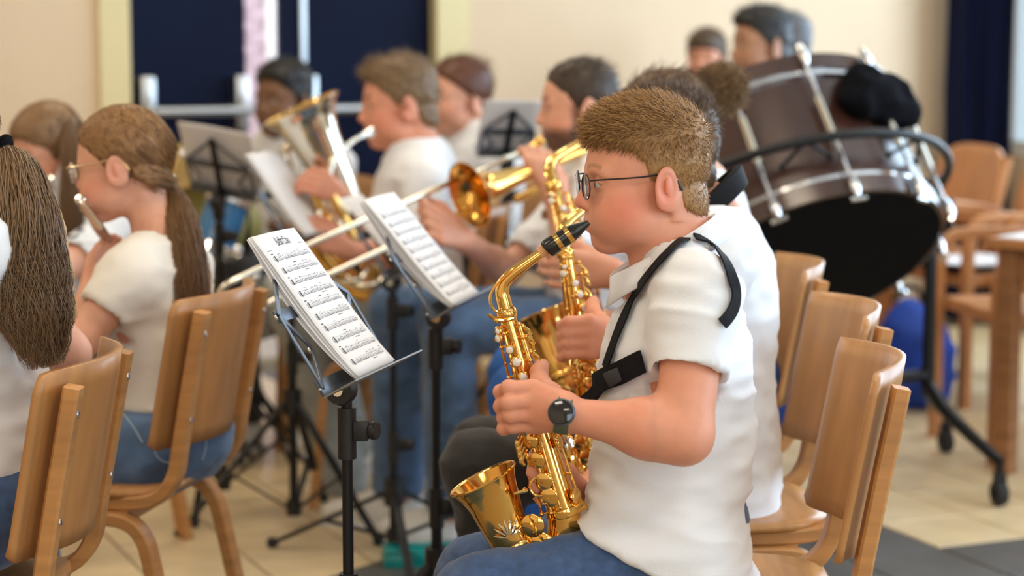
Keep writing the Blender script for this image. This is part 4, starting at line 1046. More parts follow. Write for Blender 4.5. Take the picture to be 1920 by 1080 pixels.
    # trousers
    if lg:
        Tf = Field(); Tf.ell(hip + up * .02 - f * .005, (torso[0][2] + J.get('hipin', .012), torso[0][3] + J.get('hipin', .012), .10), np.array([f, l, up]), .03)
        for sd in lg:
            h, kn, an = lg[sd]; Tf.cone(h, kn, leg[0], leg[1], .035); Tf.cone(kn, an + (kn - an) * .03, leg[1] * .98, leg[2] + .014, .025); Tf.ell(kn, leg[1] * 1.03, None, .02)
        for sd in lg:
            h, kn, an = lg[sd]; d = unit(an - kn); e = an + (kn - an) * .03
            def cut2(X, Y, Z, d=d, e=e):
                hh = (X - e[0]) * d[0] + (Y - e[1]) * d[1] + (Z - e[2]) * d[2]; rr = np.sqrt((X - e[0]) ** 2 + (Y - e[1]) ** 2 + (Z - e[2]) ** 2); return np.maximum(-hh, rr - .1)
            Tf.fn(cut2, e - .1, e + .1, .002, 's')
        sdf_obj('trousers', Tf, max(sv, .006), trousers, root, wrinkle(.005, (18, 18, 26), seed + 3), it=2)
        for sd in lg: shoe(root, lg[sd][2], J.get('ff' + sd, f), shoes)
    return root, O, M, s, w
def glasses(root, w, m, lens_z=.010, r=.021, temple=True):
    g = None; parts = []
    fr = MB(); th = np.linspace(0, 2 * math.pi, 29)
    for y in (-1, 1):
        fr.tube([w(.112 - .10 * abs(r * math.cos(a)) * 0 - .006 * abs(y * .032 + r * math.cos(a)) / .05, y * .033 + r * math.cos(a), lens_z + r * .92 * math.sin(a)) for a in th], .0011, 6)
        fr.tube([w(.108, y * .054, lens_z + .010), w(.100, y * .068, lens_z + .012), w(.03, y * .079, lens_z + .014), w(-.004, y * .0735, lens_z + .017), w(-.022, y * .0690, lens_z + .010), w(-.034, y * .0690, lens_z - .010)], [.0012, .0013, .0013, .0018, .0021, .0022], 8, 3)
    fr.tube([w(.111, -.012, lens_z + .006), w(.1135, 0, lens_z + .010), w(.111, .012, lens_z + .006)], .0011, 6, 3)
    o = fr.build('glasses', m, root, True, True)
    for y in (-1, 1):
        n_ = unit(w(1, 0, 0) - w(0, 0, 0)); MB().disc(w(.109, y * .033, lens_z), n_, r * .96, .0012, 24).build('lens', 'lens', root, True, True)
    return o
from mathutils.bvhtree import BVHTree
def bvh_of(o):
    me = o.data; return BVHTree.FromPolygons([v.co.copy() for v in me.vertices], [tuple(p_.vertices) for p_ in me.polygons])
def hit(bv, px, py, off=.003):
    o = Vector((0, 0, CAM_Z)); d = Vector(P(px, py, 1.0) - np.array([0, 0, CAM_Z])).normalized(); loc, n, _, _ = bv.ray_cast(o, d)
    if loc is None: return None, None
    if n.dot(d) > 0: n = -n
    return np.array(loc + n * off), np.array(n)
def ribbon(bv, pix, width, name, m, root, thick=.0022, off=.003):
    pts = []; ns = []
    pp = catmull(np.array([(a, b, 0) for a, b in pix], float), 5)
    for x, y, _ in pp:
        p_, n = hit(bv, x, y, off)
        if p_ is not None: pts.append(p_); ns.append(n)
    pts = np.array(pts); ns = np.array(ns)
    for _ in range(3): pts[1:-1] = (pts[:-2] + 2 * pts[1:-1] + pts[2:]) / 4; ns[1:-1] = (ns[:-2] + 2 * ns[1:-1] + ns[2:]) / 4
    tg = np.gradient(pts, axis=0); v = []; f = []
    for i in range(len(pts)):
        t = unit(tg[i]); n = unit(ns[i] - t * np.dot(ns[i], t)); b = np.cross(t, n)
        for sx, sz in ((-1, 0), (1, 0), (1, 1), (-1, 1)): v.append(pts[i] + b * sx * width / 2 + n * sz * thick)
    for i in range(len(pts) - 1):
        for j in range(4): f.append((i * 4 + j, i * 4 + (j + 1) % 4, i * 4 + 4 + (j + 1) % 4, i * 4 + 4 + j))
    f += [(3, 2, 1, 0), tuple(range(len(v) - 4, len(v)))]
    return MB().add(v, f).build(name, m, root, True, True)
def std_torso(k=1.0, a=1.0, b=1.0):
    return [(h * k, o, d * a, w_ * b) for h, o, d, w_ in ((-.07, 0, .115, .165), (.05, 0, .115, .16), (.15, .004, .112, .15), (.28, .004, .118, .162), (.37, -.002, .108, .165), (.43, -.006, .085, .14), (.465, -.008, .058, .10))]
def auto(O, hf, bf, hip_z=.56, neck=(-.015, -.135), sw=.165, lean=.0, **kw):
    O = np.array(O); bf = unit([bf[0], bf[1], 0]); l = np.array([-bf[1], bf[0], 0]); up = np.array([0, 0, 1.]); hfu = unit([hf[0], hf[1], 0])
    nb = O - hfu * .045 + up * neck[1] + bf * .005; J = dict(head=O, hf=hf, f=bf, neck=nb); hp_ = nb - bf * lean; J['hip'] = np.array([hp_[0], hp_[1], hip_z])
    for sd, g in (('L', 1), ('R', -1)):
        sh = nb + l * g * sw - up * .055 - bf * .005; J['sh' + sd] = sh; J['el' + sd] = sh + l * g * .04 + bf * .06 - up * .25; J['wr' + sd] = J['el' + sd] + bf * .2 - l * g * .06 + up * .08
    J.update(kw); return J
# ------------------------------------------------------------------ the boy with the nearest saxophone
D8 = math.radians(8)
def handL1(F):
    q = lambda *a: P(*a)
    hand_field(F, P(1058, 776, 2.995), None, [[q(1000, 727, 3.025), q(954, 727, 3.02), q(939, 735, 3.045), q(950, 738, 3.085)], [q(998, 752, 3.015), q(954, 756, 3.01), q(940, 762, 3.04), q(951, 765, 3.085)], [q(1001, 777, 3.015), q(958, 779, 3.012), q(946, 784, 3.04), q(955, 786, 3.085)], [q(1004, 798, 3.025), q(962, 800, 3.022), q(944, 804, 3.04), q(951, 806, 3.075)]],
               [q(1032, 738, 3.04), q(1012, 716, 3.075), q(1011, 698, 3.10), q(1016, 686, 3.12)], r=.0108, k=.008)
def handR1(F): simple_hand(F, P(1088, 935, 3.26), P(1030, 900, 3.20), (.1, -.2, -1), (-.1, -1, 0), .0095)
J1 = dict(head=P(1221, 350, 3.2), hf=(-math.cos(D8), -math.sin(D8)), hp=.04, hs=.97, neck=P(1266, 470, 3.2), hip=P(1266, 1010, 3.2), f=(-1, .06),
          shL=P(1306, 558, 3.065), shR=P(1282, 553, 3.35), elL=P(1281, 815, 2.98), elR=P(1185, 860, 3.44), wrL=P(1062, 777, 2.995), wrR=P(1088, 935, 3.28),
          Lk=P(905, 1130, 3.08), Rk=P(905, 1085, 3.36), thigh=.36)
J1['La'] = np.array([J1['Lk'][0] + .03, J1['Lk'][1], .085]); J1['Ra'] = np.array([J1['Rk'][0] + .03, J1['Rk'][1], .085])
T1 = [(-.17, -.004, .136, .178), (-.10, .0, .134, .176), (-.03, .008, .126, .164), (.048, .013, .119, .148), (.088, .011, .124, .145), (.168, .002, .123, .140), (.232, .0, .120, .140), (.296, -.002, .113, .142), (.344, -.004, .098, .130), (.385, -.012, .070, .10), (.40, -.014, .05, .08)]
J1['hempl'] = (P(1175, 1008, 3.2), (-.47, 0, -.88)); J1['hipin'] = -.028; J1['folds'] = (9, 9, 26)
p1, O1, M1, s1, w1 = person('person in white polo, glasses and black harness playing the nearest saxophone', J1, SKIN['rosy'], dict(chub=1.0, nose=1.08, jaw=1.05, puff=1), T1, vox=.007, hvox=.0022, shirt_vox=.0055, sleeve=.555,
    arm=(.046, .0415, .023), leg=(.072, .068, .045), neck_r=.052, hands={'L': handL1, 'R': handR1}, hem=-.075, hair_col=(.46, .23, .12), shirt_amp=.0085, neckhole=.060, collar=False, flush=1.0, sleeve_gap=.009, seed=11)
CAPR = (.20, .095, .033); CAPR2 = (.58, .33, .12)
LB = [(.125, .078), (.108, .076), (.090, .070), (.070, .066), (.050, .063), (.034, .054), (.022, .042), (.016, .016), (.006, .012), (-.004, .030), (-.018, .030), (-.028, .004), (-.040, -.030), (-.062, -.046), (-.12, -.056)]
short_hair(p1, O1, M1, s1, CAPR, CAPR2, .0028, top=.0145, side=.0048, front=.004, line=LB, n=17000, slen=.019, srad=.00075, sweep=(.9, 0, .12), seed=5, noise=(.0007, 110), curl=.15)
glasses(p1, w1, 'frame_dark', lens_z=.008, r=.021)
shirt1 = [c for c in p1.children if c.name.startswith('shirt')][0]; bv1 = bvh_of(shirt1)
ribbon(bv1, [(1338, 446), (1310, 441), (1276, 462), (1240, 498), (1205, 543), (1180, 590), (1160, 640), (1143, 690)], .017, 'harness_strap', 'strap_black', p1, .003, .0065)
ribbon(bv1, [(1300, 452), (1322, 458), (1345, 480), (1363, 512), (1373, 546), (1369, 580), (1350, 608)], .018, 'harness_strap', 'strap_black', p1, .003, .0065)
cs = ribbon(bv1, [(1122, 722), (1150, 706), (1180, 692), (1214, 676)], .034, 'chest_strap', 'strap_black', p1, .004, .006)
bp, bn = hit(bv1, 1168, 699, .008)
if bp is not None: MB().box(bp, (.020, .016, .004), [unit(P(1190, 688, 3) - P(1150, 707, 3)), np.cross(bn, unit(P(1190, 688, 3) - P(1150, 707, 3))), bn], .002).build('buckle', 'black_plastic', cs, True, True)
MB().tube([P(1124, 724, 3.08), P(1108, 745, 3.09), P(1085, 765, 3.10), P(1060, 792, 3.12)], 1.0, res=4, flat=(.012, .003, (0, .5, 1))).build('sax_strap', 'strap_black', p1, True, True)
# polo collar
cc = P(1244, 462, 3.2); fv = unit(J1['f'] + (0,)); lv = np.array([-fv[1], fv[0], 0]); upv = np.array([0, 0, 1.]); v = []; f = []; NA = 49
for k in range(NA):
    a = math.radians(16) + math.radians(328) * k / (NA - 1); ca, sa = math.cos(a), math.sin(a)
    top = cc + fv * .074 * ca + lv * .064 * sa + upv * (-.046 * ca + .004); out = unit(fv * .074 * ca + lv * .064 * sa)
    wd = .036 + .016 * max(0, ca) ** 3
    for q, (o_, dz) in enumerate(((-.004, -.030), (-.001, -.004), (.004, .0), (.010, -.006), (.020, -wd * .6), (.026, -wd))):
        v.append(top + out * o_ + upv * dz - fv * (.010 * max(0, ca) * (q > 3)))
for k in range(NA - 1):
    for q in range(5): f.append((k * 6 + q, k * 6 + q + 1, k * 6 + q + 7, k * 6 + q + 6))
co = MB().add(v, f).build('collar', 'cotton_white', p1, True, True); sm = co.modifiers.new('t', 'SOLIDIFY'); sm.thickness = .003
# watch on the near wrist
wax = unit(J1['wrL'] - J1['elL']); wc = J1['wrL'] + wax * .004
wo = MB(); e1 = perp(wax); e2 = np.cross(wax, e1)
wo.tube([wc + .0275 * (math.cos(a) * e1 + math.sin(a) * e2) for a in np.linspace(0, 6.2832, 33)], 1.0, flat=(.0105, .0016, wax), cap=False)
wt = wo.build('wristwatch', 'watch_green', None, True); tag(wt, 'black round wristwatch with green strap on the nearest saxophone player', 'watch')
fcn = unit(np.array([-.42, -.86, .28])); fcn = unit(fcn - wax * np.dot(fcn, wax) * .8)
MB().lathe(wc + fcn * .0285, fcn, [(.0190, -.006), (.0200, 0), (.0195, .004), (.0175, .0055)], 32).build('case', 'grey_metal', wt)
MB().disc(wc + fcn * .0325, fcn, .0178, .003, 32).build('dial', 'watch_glass', wt)
# ------------------------------------------------------------------ second saxophonist
def handL2(F):
    Y = 3.49; hand_field(F, P(1150, 640, 3.50), None, [[P(1106, 600 + 21 * q, Y - .01), P(1066, 604 + 20 * q, Y - .015), P(1054, 610 + 20 * q, Y + .015), P(1062, 614 + 20 * q, Y + .06)] for q in range(4)], [P(1128, 606, Y + .01), P(1114, 588, Y + .04), P(1110, 574, Y + .06), P(1113, 565, Y + .07)], r=.0098, k=.008)
J2 = auto(P(1248, 312, 3.8), (-1, .08), (-1, .05), neck=(-.02, -.105)); J2.update(hs=1.0, neck=P(1322, 405, 3.8), hip=P(1326, 845, 3.8), shL=P(1345, 480, 3.63), shR=P(1335, 470, 3.97), elL=P(1275, 690, 3.52), wrL=P(1150, 642, 3.50), elR=P(1240, 690, 4.0), wrR=P(1130, 720, 3.75), Lk=P(900, 876, 3.62), La=P(985, 1310, 3.72), Rk=P(905, 850, 3.95), thigh=.42, hipin=-.03)
p2, O2, M2, s2, w2 = person('person in white t-shirt, black jeans and black neck strap playing the second saxophone', J2, SKIN['rosy'], dict(), [(-.13, 0, .135, .17)] + std_torso(.93, 1.12, 1.0)[1:], vox=.009, hvox=.004, sleeve=.6, trousers='denim_black', hands={'L': handL2}, leg=(.070, .062, .048), hem=-.12, shirt_amp=.007, hair_col=(.08, .045, .025), seed=21)
short_hair(p2, O2, M2, s2, (.055, .032, .02), (.20, .125, .075), .004, top=.014, side=.007, n=4500, slen=.022, sweep=(.2, 0, .4), seed=8)
nc = P(1325, 402, 3.8)
MB().tube([nc + .060 * (math.cos(a) * fv + math.sin(a) * lv) - upv * (.055 * math.cos(a) - .015) for a in np.linspace(.75, 5.53, 25)], 1.0, flat=(.019, .008, (-.35, 0, .94))).build('neck_strap', 'strap_black', p2, True, True)
# ------------------------------------------------------------------ third saxophonist with the curly bun
def handL3(F): simple_hand(F, P(1150, 515, 4.08), P(1085, 508, 4.08), (.05, -.1, -1), (-.25, 1, 0), .0098)
J3 = auto(P(1252, 258, 4.45), (-1, .1), (-1, .0)); J3.update(neck=P(1305, 345, 4.45), hip=P(1345, 728, 4.45), shL=P(1325, 405, 4.28), shR=P(1320, 400, 4.60), elL=P(1235, 560, 4.15), wrL=P(1150, 515, 4.08), wrR=P(1120, 600, 4.4))
p3, O3, M3, s3, w3 = person('person in white t-shirt and royal blue trousers playing the third, furthest saxophone', J3, SKIN['fair'], dict(), std_torso(.98, 1.0, .95), vox=.010, hvox=.006, sleeve=.6, trousers='trousers_royal', hands={'L': handL3}, hem=-.05, seed=31)
short_hair(p3, O3, M3, s3, (.06, .035, .02), (.24, .14, .07), .005, top=.016, side=.012, n=1500, slen=.03, sweep=(-.8, 0, .1), seed=9, curl=.3)
bc_ = P(1352, 166, 4.5); rg = np.random.default_rng(4); n_ = 2600; u_ = rg.normal(size=(n_, 3)); u_ /= np.linalg.norm(u_, axis=1)[:, None]
Fb = Field(); Fb.ell(bc_, (.042, .045, .048)); Vb, Qb = Fb.mesh(.006); Vb = Vb + vnormals(Vb, Qb) * (.006 * vnoise(Vb * 70))[:, None]
join_hair('hair_bun', [(Vb, Qb, hair_cols(len(Vb), (.07, .04, .02), (.25, .14, .06))), strands(bc_ + u_ * .042, np.cross(u_, rg.normal(size=(n_, 3))) + u_ * .5, .045, .0010, hair_cols(n_, (.10, .055, .025), (.48, .29, .13)), 6, 0, .9, 6)], p3)
# ------------------------------------------------------------------ the bearded trombonist
def handR4(F): simple_hand(F, P(872, 452, 5.00), P(822, 424, 4.93), (.1, -.3, -1), (-.3, .9, .1), .0105)
def handL4(F): simple_hand(F, P(1040, 372, 5.06), P(1012, 300, 5.08), (-.9, .1, .2), (-.1, .9, -.2), .0100)
J4 = auto(P(1094, 209, 5.3), (-1, -.03), (-1, -.02)); J4.update(neck=P(1118, 318, 5.3), hip=P(1110, 612, 5.3), shL=P(1118, 372, 5.12), shR=P(1095, 365, 5.48), elL=P(1075, 500, 4.98), wrL=P(1040, 375, 5.06), elR=P(950, 508, 5.25), wrR=P(872, 452, 5.00), Lk=P(840, 605, 5.12), La=P(850, 961, 5.30), Rk=P(742, 585, 5.36), Ra=P(748, 930, 5.47), hp=.05)
p4, O4, M4, s4, w4 = person('person in white shirt, jeans and white sneakers playing the trombone', J4, SKIN['fair'], dict(jaw=1.08, nose=1.1), std_torso(1.0, 1.0, 1.02), vox=.011, hvox=.005, sleeve=.82, hands={'L': handL4, 'R': handR4}, trousers='denim_mid', hair_col=(.05, .03, .02), beard=(.07, .04, .03), hem=-.05, leg=(.088, .066, .056), seed=41, shirt_amp=.008)
short_hair(p4, O4, M4, s4, (.025, .016, .011), (.09, .055, .035), .005, top=.008, side=.004, n=1200, slen=.02, sweep=(-.7, 0, .15), seed=3, noise=(.0015, 60))
MB().tube([J4['wrL'] + .03 * (math.cos(a) * np.array([1., 0, 0]) + math.sin(a) * np.array([0, 1., 0])) + np.array([0, 0, -.035]) for a in np.linspace(0, 6.2832, 21)], 1.0, flat=(.010, .002, (0, 0, 1)), cap=False).build('bracelet', 'oak_dark', p4, True, True)
# ------------------------------------------------------------------ euphonium player
def handL5(F): simple_hand(F, P(655, 472, 5.400), P(612, 450, 5.370), (.0, -.3, -1), (-.4, .8, .2), .0088)
def handR5(F): simple_hand(F, P(640, 375, 5.450), P(592, 336, 5.400), (-.5, -.3, -.8), (-.6, .5, -.4), .0088)
J5 = auto(P(757, 203, 5.850), (-1, -.12), (-1, -.05)); J5.update(neck=P(782, 298, 5.850), hip=P(790, 590, 5.850), shL=P(795, 345, 5.660), shR=P(765, 335, 6.030), elL=P(778, 478, 5.550), wrL=P(655, 472, 5.410), elR=P(690, 440, 5.970), wrR=P(640, 375, 5.490), Lk=P(560, 590, 5.700), Rk=P(590, 580, 6.000), La=P(650, 928, 5.850), Ra=P(665, 885, 6.130), hp=.08, hs=1.06)
p5, O5, M5, s5, w5 = person('person in white top and pale jeans seated playing the euphonium', J5, SKIN['rosy'], dict(jaw=1.05), std_torso(1.06, 1.06, 1.06), vox=.011, hvox=.005, sleeve=.95, hands={'L': handL5, 'R': handR5}, trousers='denim_pale', shoes='shoe_brown', hair_col=(.10, .06, .03), hem=-.05, leg=(.088, .068, .058), seed=51, flush=.6)
short_hair(p5, O5, M5, s5, (.10, .06, .03), (.34, .21, .10), .005, top=.013, side=.006, front=.008, n=2600, slen=.022, sweep=(.6, 0, .6), seed=12)
# ------------------------------------------------------------------ players of the back row
J6 = auto(P(866, 190, 6.5), (-.86, -.5), (-.8, -.6)); p6, O6, M6, s6, w6 = person('person in white blouse seated behind, between the euphonium and trombone players', J6, SKIN['fair'], dict(jaw=.92, nose=.9), std_torso(1.0, .95, .92), vox=.013, hvox=.006, sleeve=.9, hair_col=(.12, .05, .025), seed=61, trousers='denim_black', headkw=dict())
short_hair(p6, O6, M6, s6, (.06, .02, .010), (.18, .06, .026), .006, top=.014, side=.012, n=900, slen=.03, sweep=(-.8, 0, .1), seed=13, noise=(.0015, 50), line=[(.12, .098), (.095, .090), (.075, .068), (.045, .045), (.02, .025), (-.02, .005), (-.05, -.04), (-.12, -.05)])
J7 = auto(P(536, 195, 6.75), (-.6, -.8), (-.6, -.8)); p7, O7, M7, s7, w7 = person('person in white t-shirt seated half hidden behind the euphonium bell', J7, SKIN['brown'], dict(), std_torso(.98, .95, .92), vox=.013, hvox=.006, sleeve=.6, hair_col=(.01, .008, .007), seed=71, trousers='denim_black', flush=.15, lip=(.16, .06, .05))
short_hair(p7, O7, M7, s7, (.006, .005, .005), (.02, .016, .014), .006, top=.020, side=.008, n=1400, slen=.016, sweep=(.5, 0, .5), seed=14)
# ------------------------------------------------------------------ flute girl with ponytail and gold glasses
A17 = math.radians(14)
def handL8(F): simple_hand(F, P(174, 525, 4.10), P(192, 462, 4.20), (.5, .8, -.2), (.6, .3, .6), .0072)
J8 = dict(head=P(240, 319, 4.1), hf=(-math.cos(A17), math.sin(A17)), hp=.14, hs=.93, neck=P(300, 440, 4.1), hip=P(312, 838, 4.08), f=(-.97, .22), shL=P(246, 520, 3.98), shR=P(340, 505, 4.25), elL=P(150, 640, 3.92), wrL=P(174, 527, 4.10), elR=P(250, 600, 4.45), wrR=P(225, 500, 4.5), thigh=.38)
T8 = [(-.05, .0, .112, .150), (.04, .0, .100, .135), (.12, .0, .094, .122), (.22, .0, .098, .128), (.30, .0, .092, .132), (.355, -.004, .075, .115), (.395, -.008, .052, .08)]
p8, O8, M8, s8, w8 = person('person in cream t-shirt, blue jeans and gold glasses playing the flute', J8, SKIN['fair'], dict(chub=.5, nose=.9, jaw=.9), T8, vox=.008, hvox=.0035, shirt='cotton_cream', sleeve=.56, arm=(.041, .034, .022), leg=(.082, .06, .045), neck_r=.042, hands={'L': handL8}, hem=.085, neckhole=.052, hair_col=(.16, .085, .04), seed=81, trousers='denim_mid', flush=.5)
H0, H1 = (.12, .055, .020), (.50, .27, .11)
LG = [(.12, .098), (.095, .090), (.075, .070), (.050, .050), (.030, .030), (.012, .004), (.002, .030), (-.012, .036), (-.026, .018), (-.042, -.02), (-.07, -.040), (-.12, -.04)]
def girl_hair(root, O, M, s, line, tie, path, rad, n, c0, c1, seed, wave=.008, freq=2.0, vox=.004, flat=1.0, nst=3500, srad=.0012):
    V, Q, C, N = hair_cap(O, M, s, line, lambda x, y, z: .007 + .004 * np.clip((z - .05) / .05, 0, 1), vox, c0, c1, (.0012, 60), seed)
    rg = np.random.default_rng(seed); i = rg.choice(len(V), nst); d = np.array(tie) - V[i]; dist = np.linalg.norm(d, axis=1); d = d / dist[:, None]; d = d - N[i] * np.sum(d * N[i], 1)[:, None] * .75
    cols = hair_cols(nst, c0, c1, seed)
    return join_hair('hair', [(V, Q, C), strands(V[i] + N[i] * .0008, d + N[i] * .16, np.minimum(dist * .8, .085), .0010, cols, 8, 0, .012, seed, bend=-N[i] * .85), long_strands(path, rad, n, c0, c1, srad, wave, freq, seed=seed, flat=flat)], root)
tie8 = P(318, 345, 4.13)
girl_hair(p8, O8, M8, s8, LG, tie8, [tie8, P(332, 385, 4.10), P(343, 440, 4.06), P(350, 510, 4.03), P(352, 580, 4.01), P(352, 640, 4.0)], [.012, .026, .034, .040, .038, .020], 1500, H0, H1, 21, .010, 2.2)
MB().tube([tie8 + .0155 * (math.cos(a) * np.array([.35, 0, .93]) + math.sin(a) * np.array([0, 1., 0])) for a in np.linspace(0, 6.2832, 21)], .0065, 10, cap=False).build('hair_tie', 'scrunchie', p8, True, True)
tr8 = [c for c in p8.children if c.name.startswith('trousers')][0]; bt8 = bvh_of(tr8)
MATS['stitch'] = mat('stitch', (.30, .40, .52), .9)
for k_, (pix, wd, nm) in enumerate((([(222, 752), (260, 748), (300, 744), (336, 742)], .030, 'waistband'), ([(292, 778), (294, 815), (290, 850), (312, 868), (334, 862)], .003, 'pocket_seam'), ([(292, 778), (315, 776), (340, 774)], .004, 'pocket_seam'), ([(362, 770), (380, 790), (386, 830), (378, 862)], .003, 'pocket_seam'), ([(230, 775), (250, 800), (268, 830)], .003, 'pocket_seam'))):
    try: ribbon(bt8, pix, wd, nm, 'denim_mid' if k_ == 0 else 'stitch', p8, .0015, .0012)
    except Exception: pass
glasses(p8, w8, 'frame_gold', lens_z=.010, r=.021)
# ------------------------------------------------------------------ long-haired girl at the left edge
J9 = auto(P(-128, 268, 3.3), (-1, .15), (-1, .08), hip_z=.55); J9.update(neck=P(-40, 395, 3.3), hip=P(-30, 960, 3.28), shL=P(-55, 470, 3.14), shR=P(-20, 465, 3.45), elL=P(-160, 640, 3.05), elR=P(128, 662, 3.52), wrR=P(20, 640, 3.62), thigh=.4, hs=.95)
T9 = [(-.085, .0, .115, .15), (.0, .0, .108, .145), (.12, .0, .095, .130), (.24, .0, .098, .135), (.34, .0, .090, .135), (.40, -.004, .07, .11), (.435, -.008, .05, .08)]
p9, O9, M9, s9, w9 = person('person in white top with black hair tie, back turned, at the left edge', J9, SKIN['fair'], dict(jaw=.9), T9, vox=.009, hvox=.006, sleeve=.5, arm=(.042, .036, .024), leg=(.085, .06, .045), neck_r=.042, hem=-.03, neckhole=.052, seed=91, trousers='denim_blue', hair_col=(.16, .085, .04), shirt_amp=.008)
tie9 = P(4, 288, 3.32)
girl_hair(p9, O9, M9, s9, LG, tie9, [tie9, P(28, 330, 3.26), P(45, 420, 3.2), P(55, 520, 3.17), P(70, 600, 3.15), P(88, 690, 3.14)], [.016, .040, .054, .060, .050, .018], 3200, (.13, .07, .034), (.58, .38, .20), 33, .014, 2.6, .005, 1.0, 1500, .0012)
MB().tube([tie9 + .022 * (math.cos(a) * np.array([.3, 0, .95]) + math.sin(a) * np.array([0, 1., 0])) for a in np.linspace(0, 6.2832, 21)], .010, 10, cap=False).build('hair_tie', 'cloth_black', p9, True, True)
# ------------------------------------------------------------------ girl looking down at far left
J10 = auto(P(100, 285, 5.25), (-.72, -.68), (-.6, -.8), neck=(-.01, -.125)); J10.update(hp=.38, hs=.95, elL=P(100, 520, 4.95), wrL=P(95, 450, 5.05), elR=P(20, 520, 5.2), wrR=P(55, 450, 5.2))
p10, O10, M10, s10, w10 = person('person in printed white t-shirt looking down over a flute at far left', J10, SKIN['fair'], dict(jaw=.9, nose=.9), std_torso(.96, .92, .88), vox=.012, hvox=.005, sleeve=.7, hair_col=(.12, .06, .03), seed=101, trousers='denim_mid', flush=.6)
girl_hair(p10, O10, M10, s10, [(.12, .098), (.095, .088), (.075, .060), (.05, .02), (.03, -.02), (.0, -.05), (-.05, -.08), (-.12, -.08)], P(140, 330, 5.3), [P(118, 225, 5.22), P(136, 290, 5.16), P(136, 370, 5.12), P(130, 440, 5.10), P(126, 500, 5.09)], [.02, .030, .032, .030, .012], 1100, (.13, .065, .03), (.40, .23, .10), 41, .004, 1.5, .005, .8, 1200)
for k, (px, py, w_, h_, m_) in enumerate(((128, 424, 5, 30, 'ink'), (136, 446, 22, 5, 'ink'), (150, 432, 5, 34, 'ink'), (156, 420, 12, 4, 'ink'), (153, 434, 9, 4, 'ink'), (106, 416, 8, 20, 'print_yellow'), (122, 482, 18, 22, 'print_red'), (118, 455, 10, 14, 'paper_grey'))):
    sh10 = [c for c in p10.children if c.name.startswith('shirt')][0]
    if k == 0: bv10 = bvh_of(sh10)
    p_, n = hit(bv10, px, py, .004)
    if p_ is not None:
        X = unit(np.array([1., 0, 0]) - n * n[0]); Y_ = np.cross(n, X); MB().box(p_, (w_ / 2 / 762, h_ / 2 / 762, .001), [X, Y_, n]).build('shirt_print', m_, p10, False, True)
# ------------------------------------------------------------------ the three behind the bass drum
J11 = auto(P(1432, 92, 6.95), (-.94, -.34), (-.9, -.3), hip_z=.60); p11, O11, M11, s11, w11 = person('person in white t-shirt sitting directly behind the bass drum', J11, SKIN['tan'], dict(), std_torso(1.0), vox=.013, hvox=.006, sleeve=.6, hair_col=(.012, .01, .01), seed=111, flush=.25, lip=(.34, .12, .10), trousers='denim_black')
short_hair(p11, O11, M11, s11, (.008, .007, .007), (.03, .024, .02), .006, top=.018, side=.006, front=.006, n=1400, slen=.020, sweep=(.4, 0, .7), seed=15)
J12 = auto(P(1326, 116, 8.35), (-.35, -.94), (-.4, -.9), hip_z=.56); J12.update(hs=.91); p12, O12, M12, s12, w12 = person('person facing the viewer in the far background, left behind the bass drum', J12, SKIN['rosy'], dict(chub=.6, nose=.85), std_torso(.95, .85, .85), vox=.015, hvox=.007, sleeve=.6, hair_col=(.07, .04, .025), seed=121, trousers='denim_black')
short_hair(p12, O12, M12, s12, (.05, .03, .018), (.14, .085, .045), .007, top=.022, side=.014, n=500, slen=.025, sweep=(.6, 0, .1), seed=16, line=[(.12, .06), (.09, .058), (.07, .05), (.04, .03), (.02, .0), (0, .02), (-.03, .0), (-.06, -.05), (-.12, -.055)])
J13 = auto(P(1476, 94, 7.55), (-.75, .66), (-.75, .6), hip_z=.56); J13.update(hs=.97); p13, O13, M13, s13, w13 = person('person turned away, behind the one sitting at the bass drum', J13, SKIN['rosy'], dict(), std_torso(1.0), vox=.015, hvox=.007, sleeve=.6, seed=131, trousers='denim_black')
short_hair(p13, O13, M13, s13, (.07, .075, .085), (.20, .21, .23), .007, top=.016, side=.008, n=500, slen=.02, seed=17)
for (J_, lb) in ((J4, 'bent beech chair under the trombone player'), (J5, 'bent beech chair under the euphonium player'), (J6, 'bent beech chair under the person in the white blouse'), (J7, 'bent beech chair under the person half hidden behind the euphonium bell'), (J10, 'bent beech chair under the flute player looking down at far left'), (J11, 'bent beech chair under the person directly behind the bass drum'), (J12, 'bent beech chair under the person facing the viewer in the far background'), (J13, 'bent beech chair under the person turned away behind the bass drum')):
    b_ = J_['f']; b_ = unit([b_[0], b_[1], 0]); place_chair(J_['hip'][0] + b_[0] * .06, J_['hip'][1] + b_[1] * .06, b_[0], b_[1], lb)
# ================================================================== concert bass drum on its swivel stand
bd_ = empty('bass_drum', P(1500, 505, 5.8) * np.array([1, 1, 0]), 'large tilted bass drum with brown shell, chrome rods and black head', 'drum')
Bd = lambda mb, n, m, par=None: mb.build(n, m, par or bd_, True, True)
AX = unit(np.array([-.26, .54, .80])); DC = P(1512, 503, 5.72); DR = .375; DL = .43
e1 = unit(np.cross(AX, [0, 0, 1.])); e2 = np.cross(e1, AX)
rp = lambda a, r, h: DC + AX * h + r * (math.cos(a) * e1 + math.sin(a) * e2)
Bd(MB().lathe(DC, AX, [(DR - .012, 0), (DR, .0), (DR, DL), (DR - .012, DL)], 72), 'shell', 'drum_shell')
Bd(MB().lathe(DC, AX, [(.001, -.004), (DR * .6, -.004), (DR + .004, -.002), (DR + .006, .012)], 64), 'front_head', 'drum_head_black')
Bd(MB().lathe(DC, AX, [(.001, DL + .004), (DR * .6, DL + .004), (DR + .004, DL + .002), (DR + .006, DL - .012)], 64), 'rear_head', 'drum_head_white')
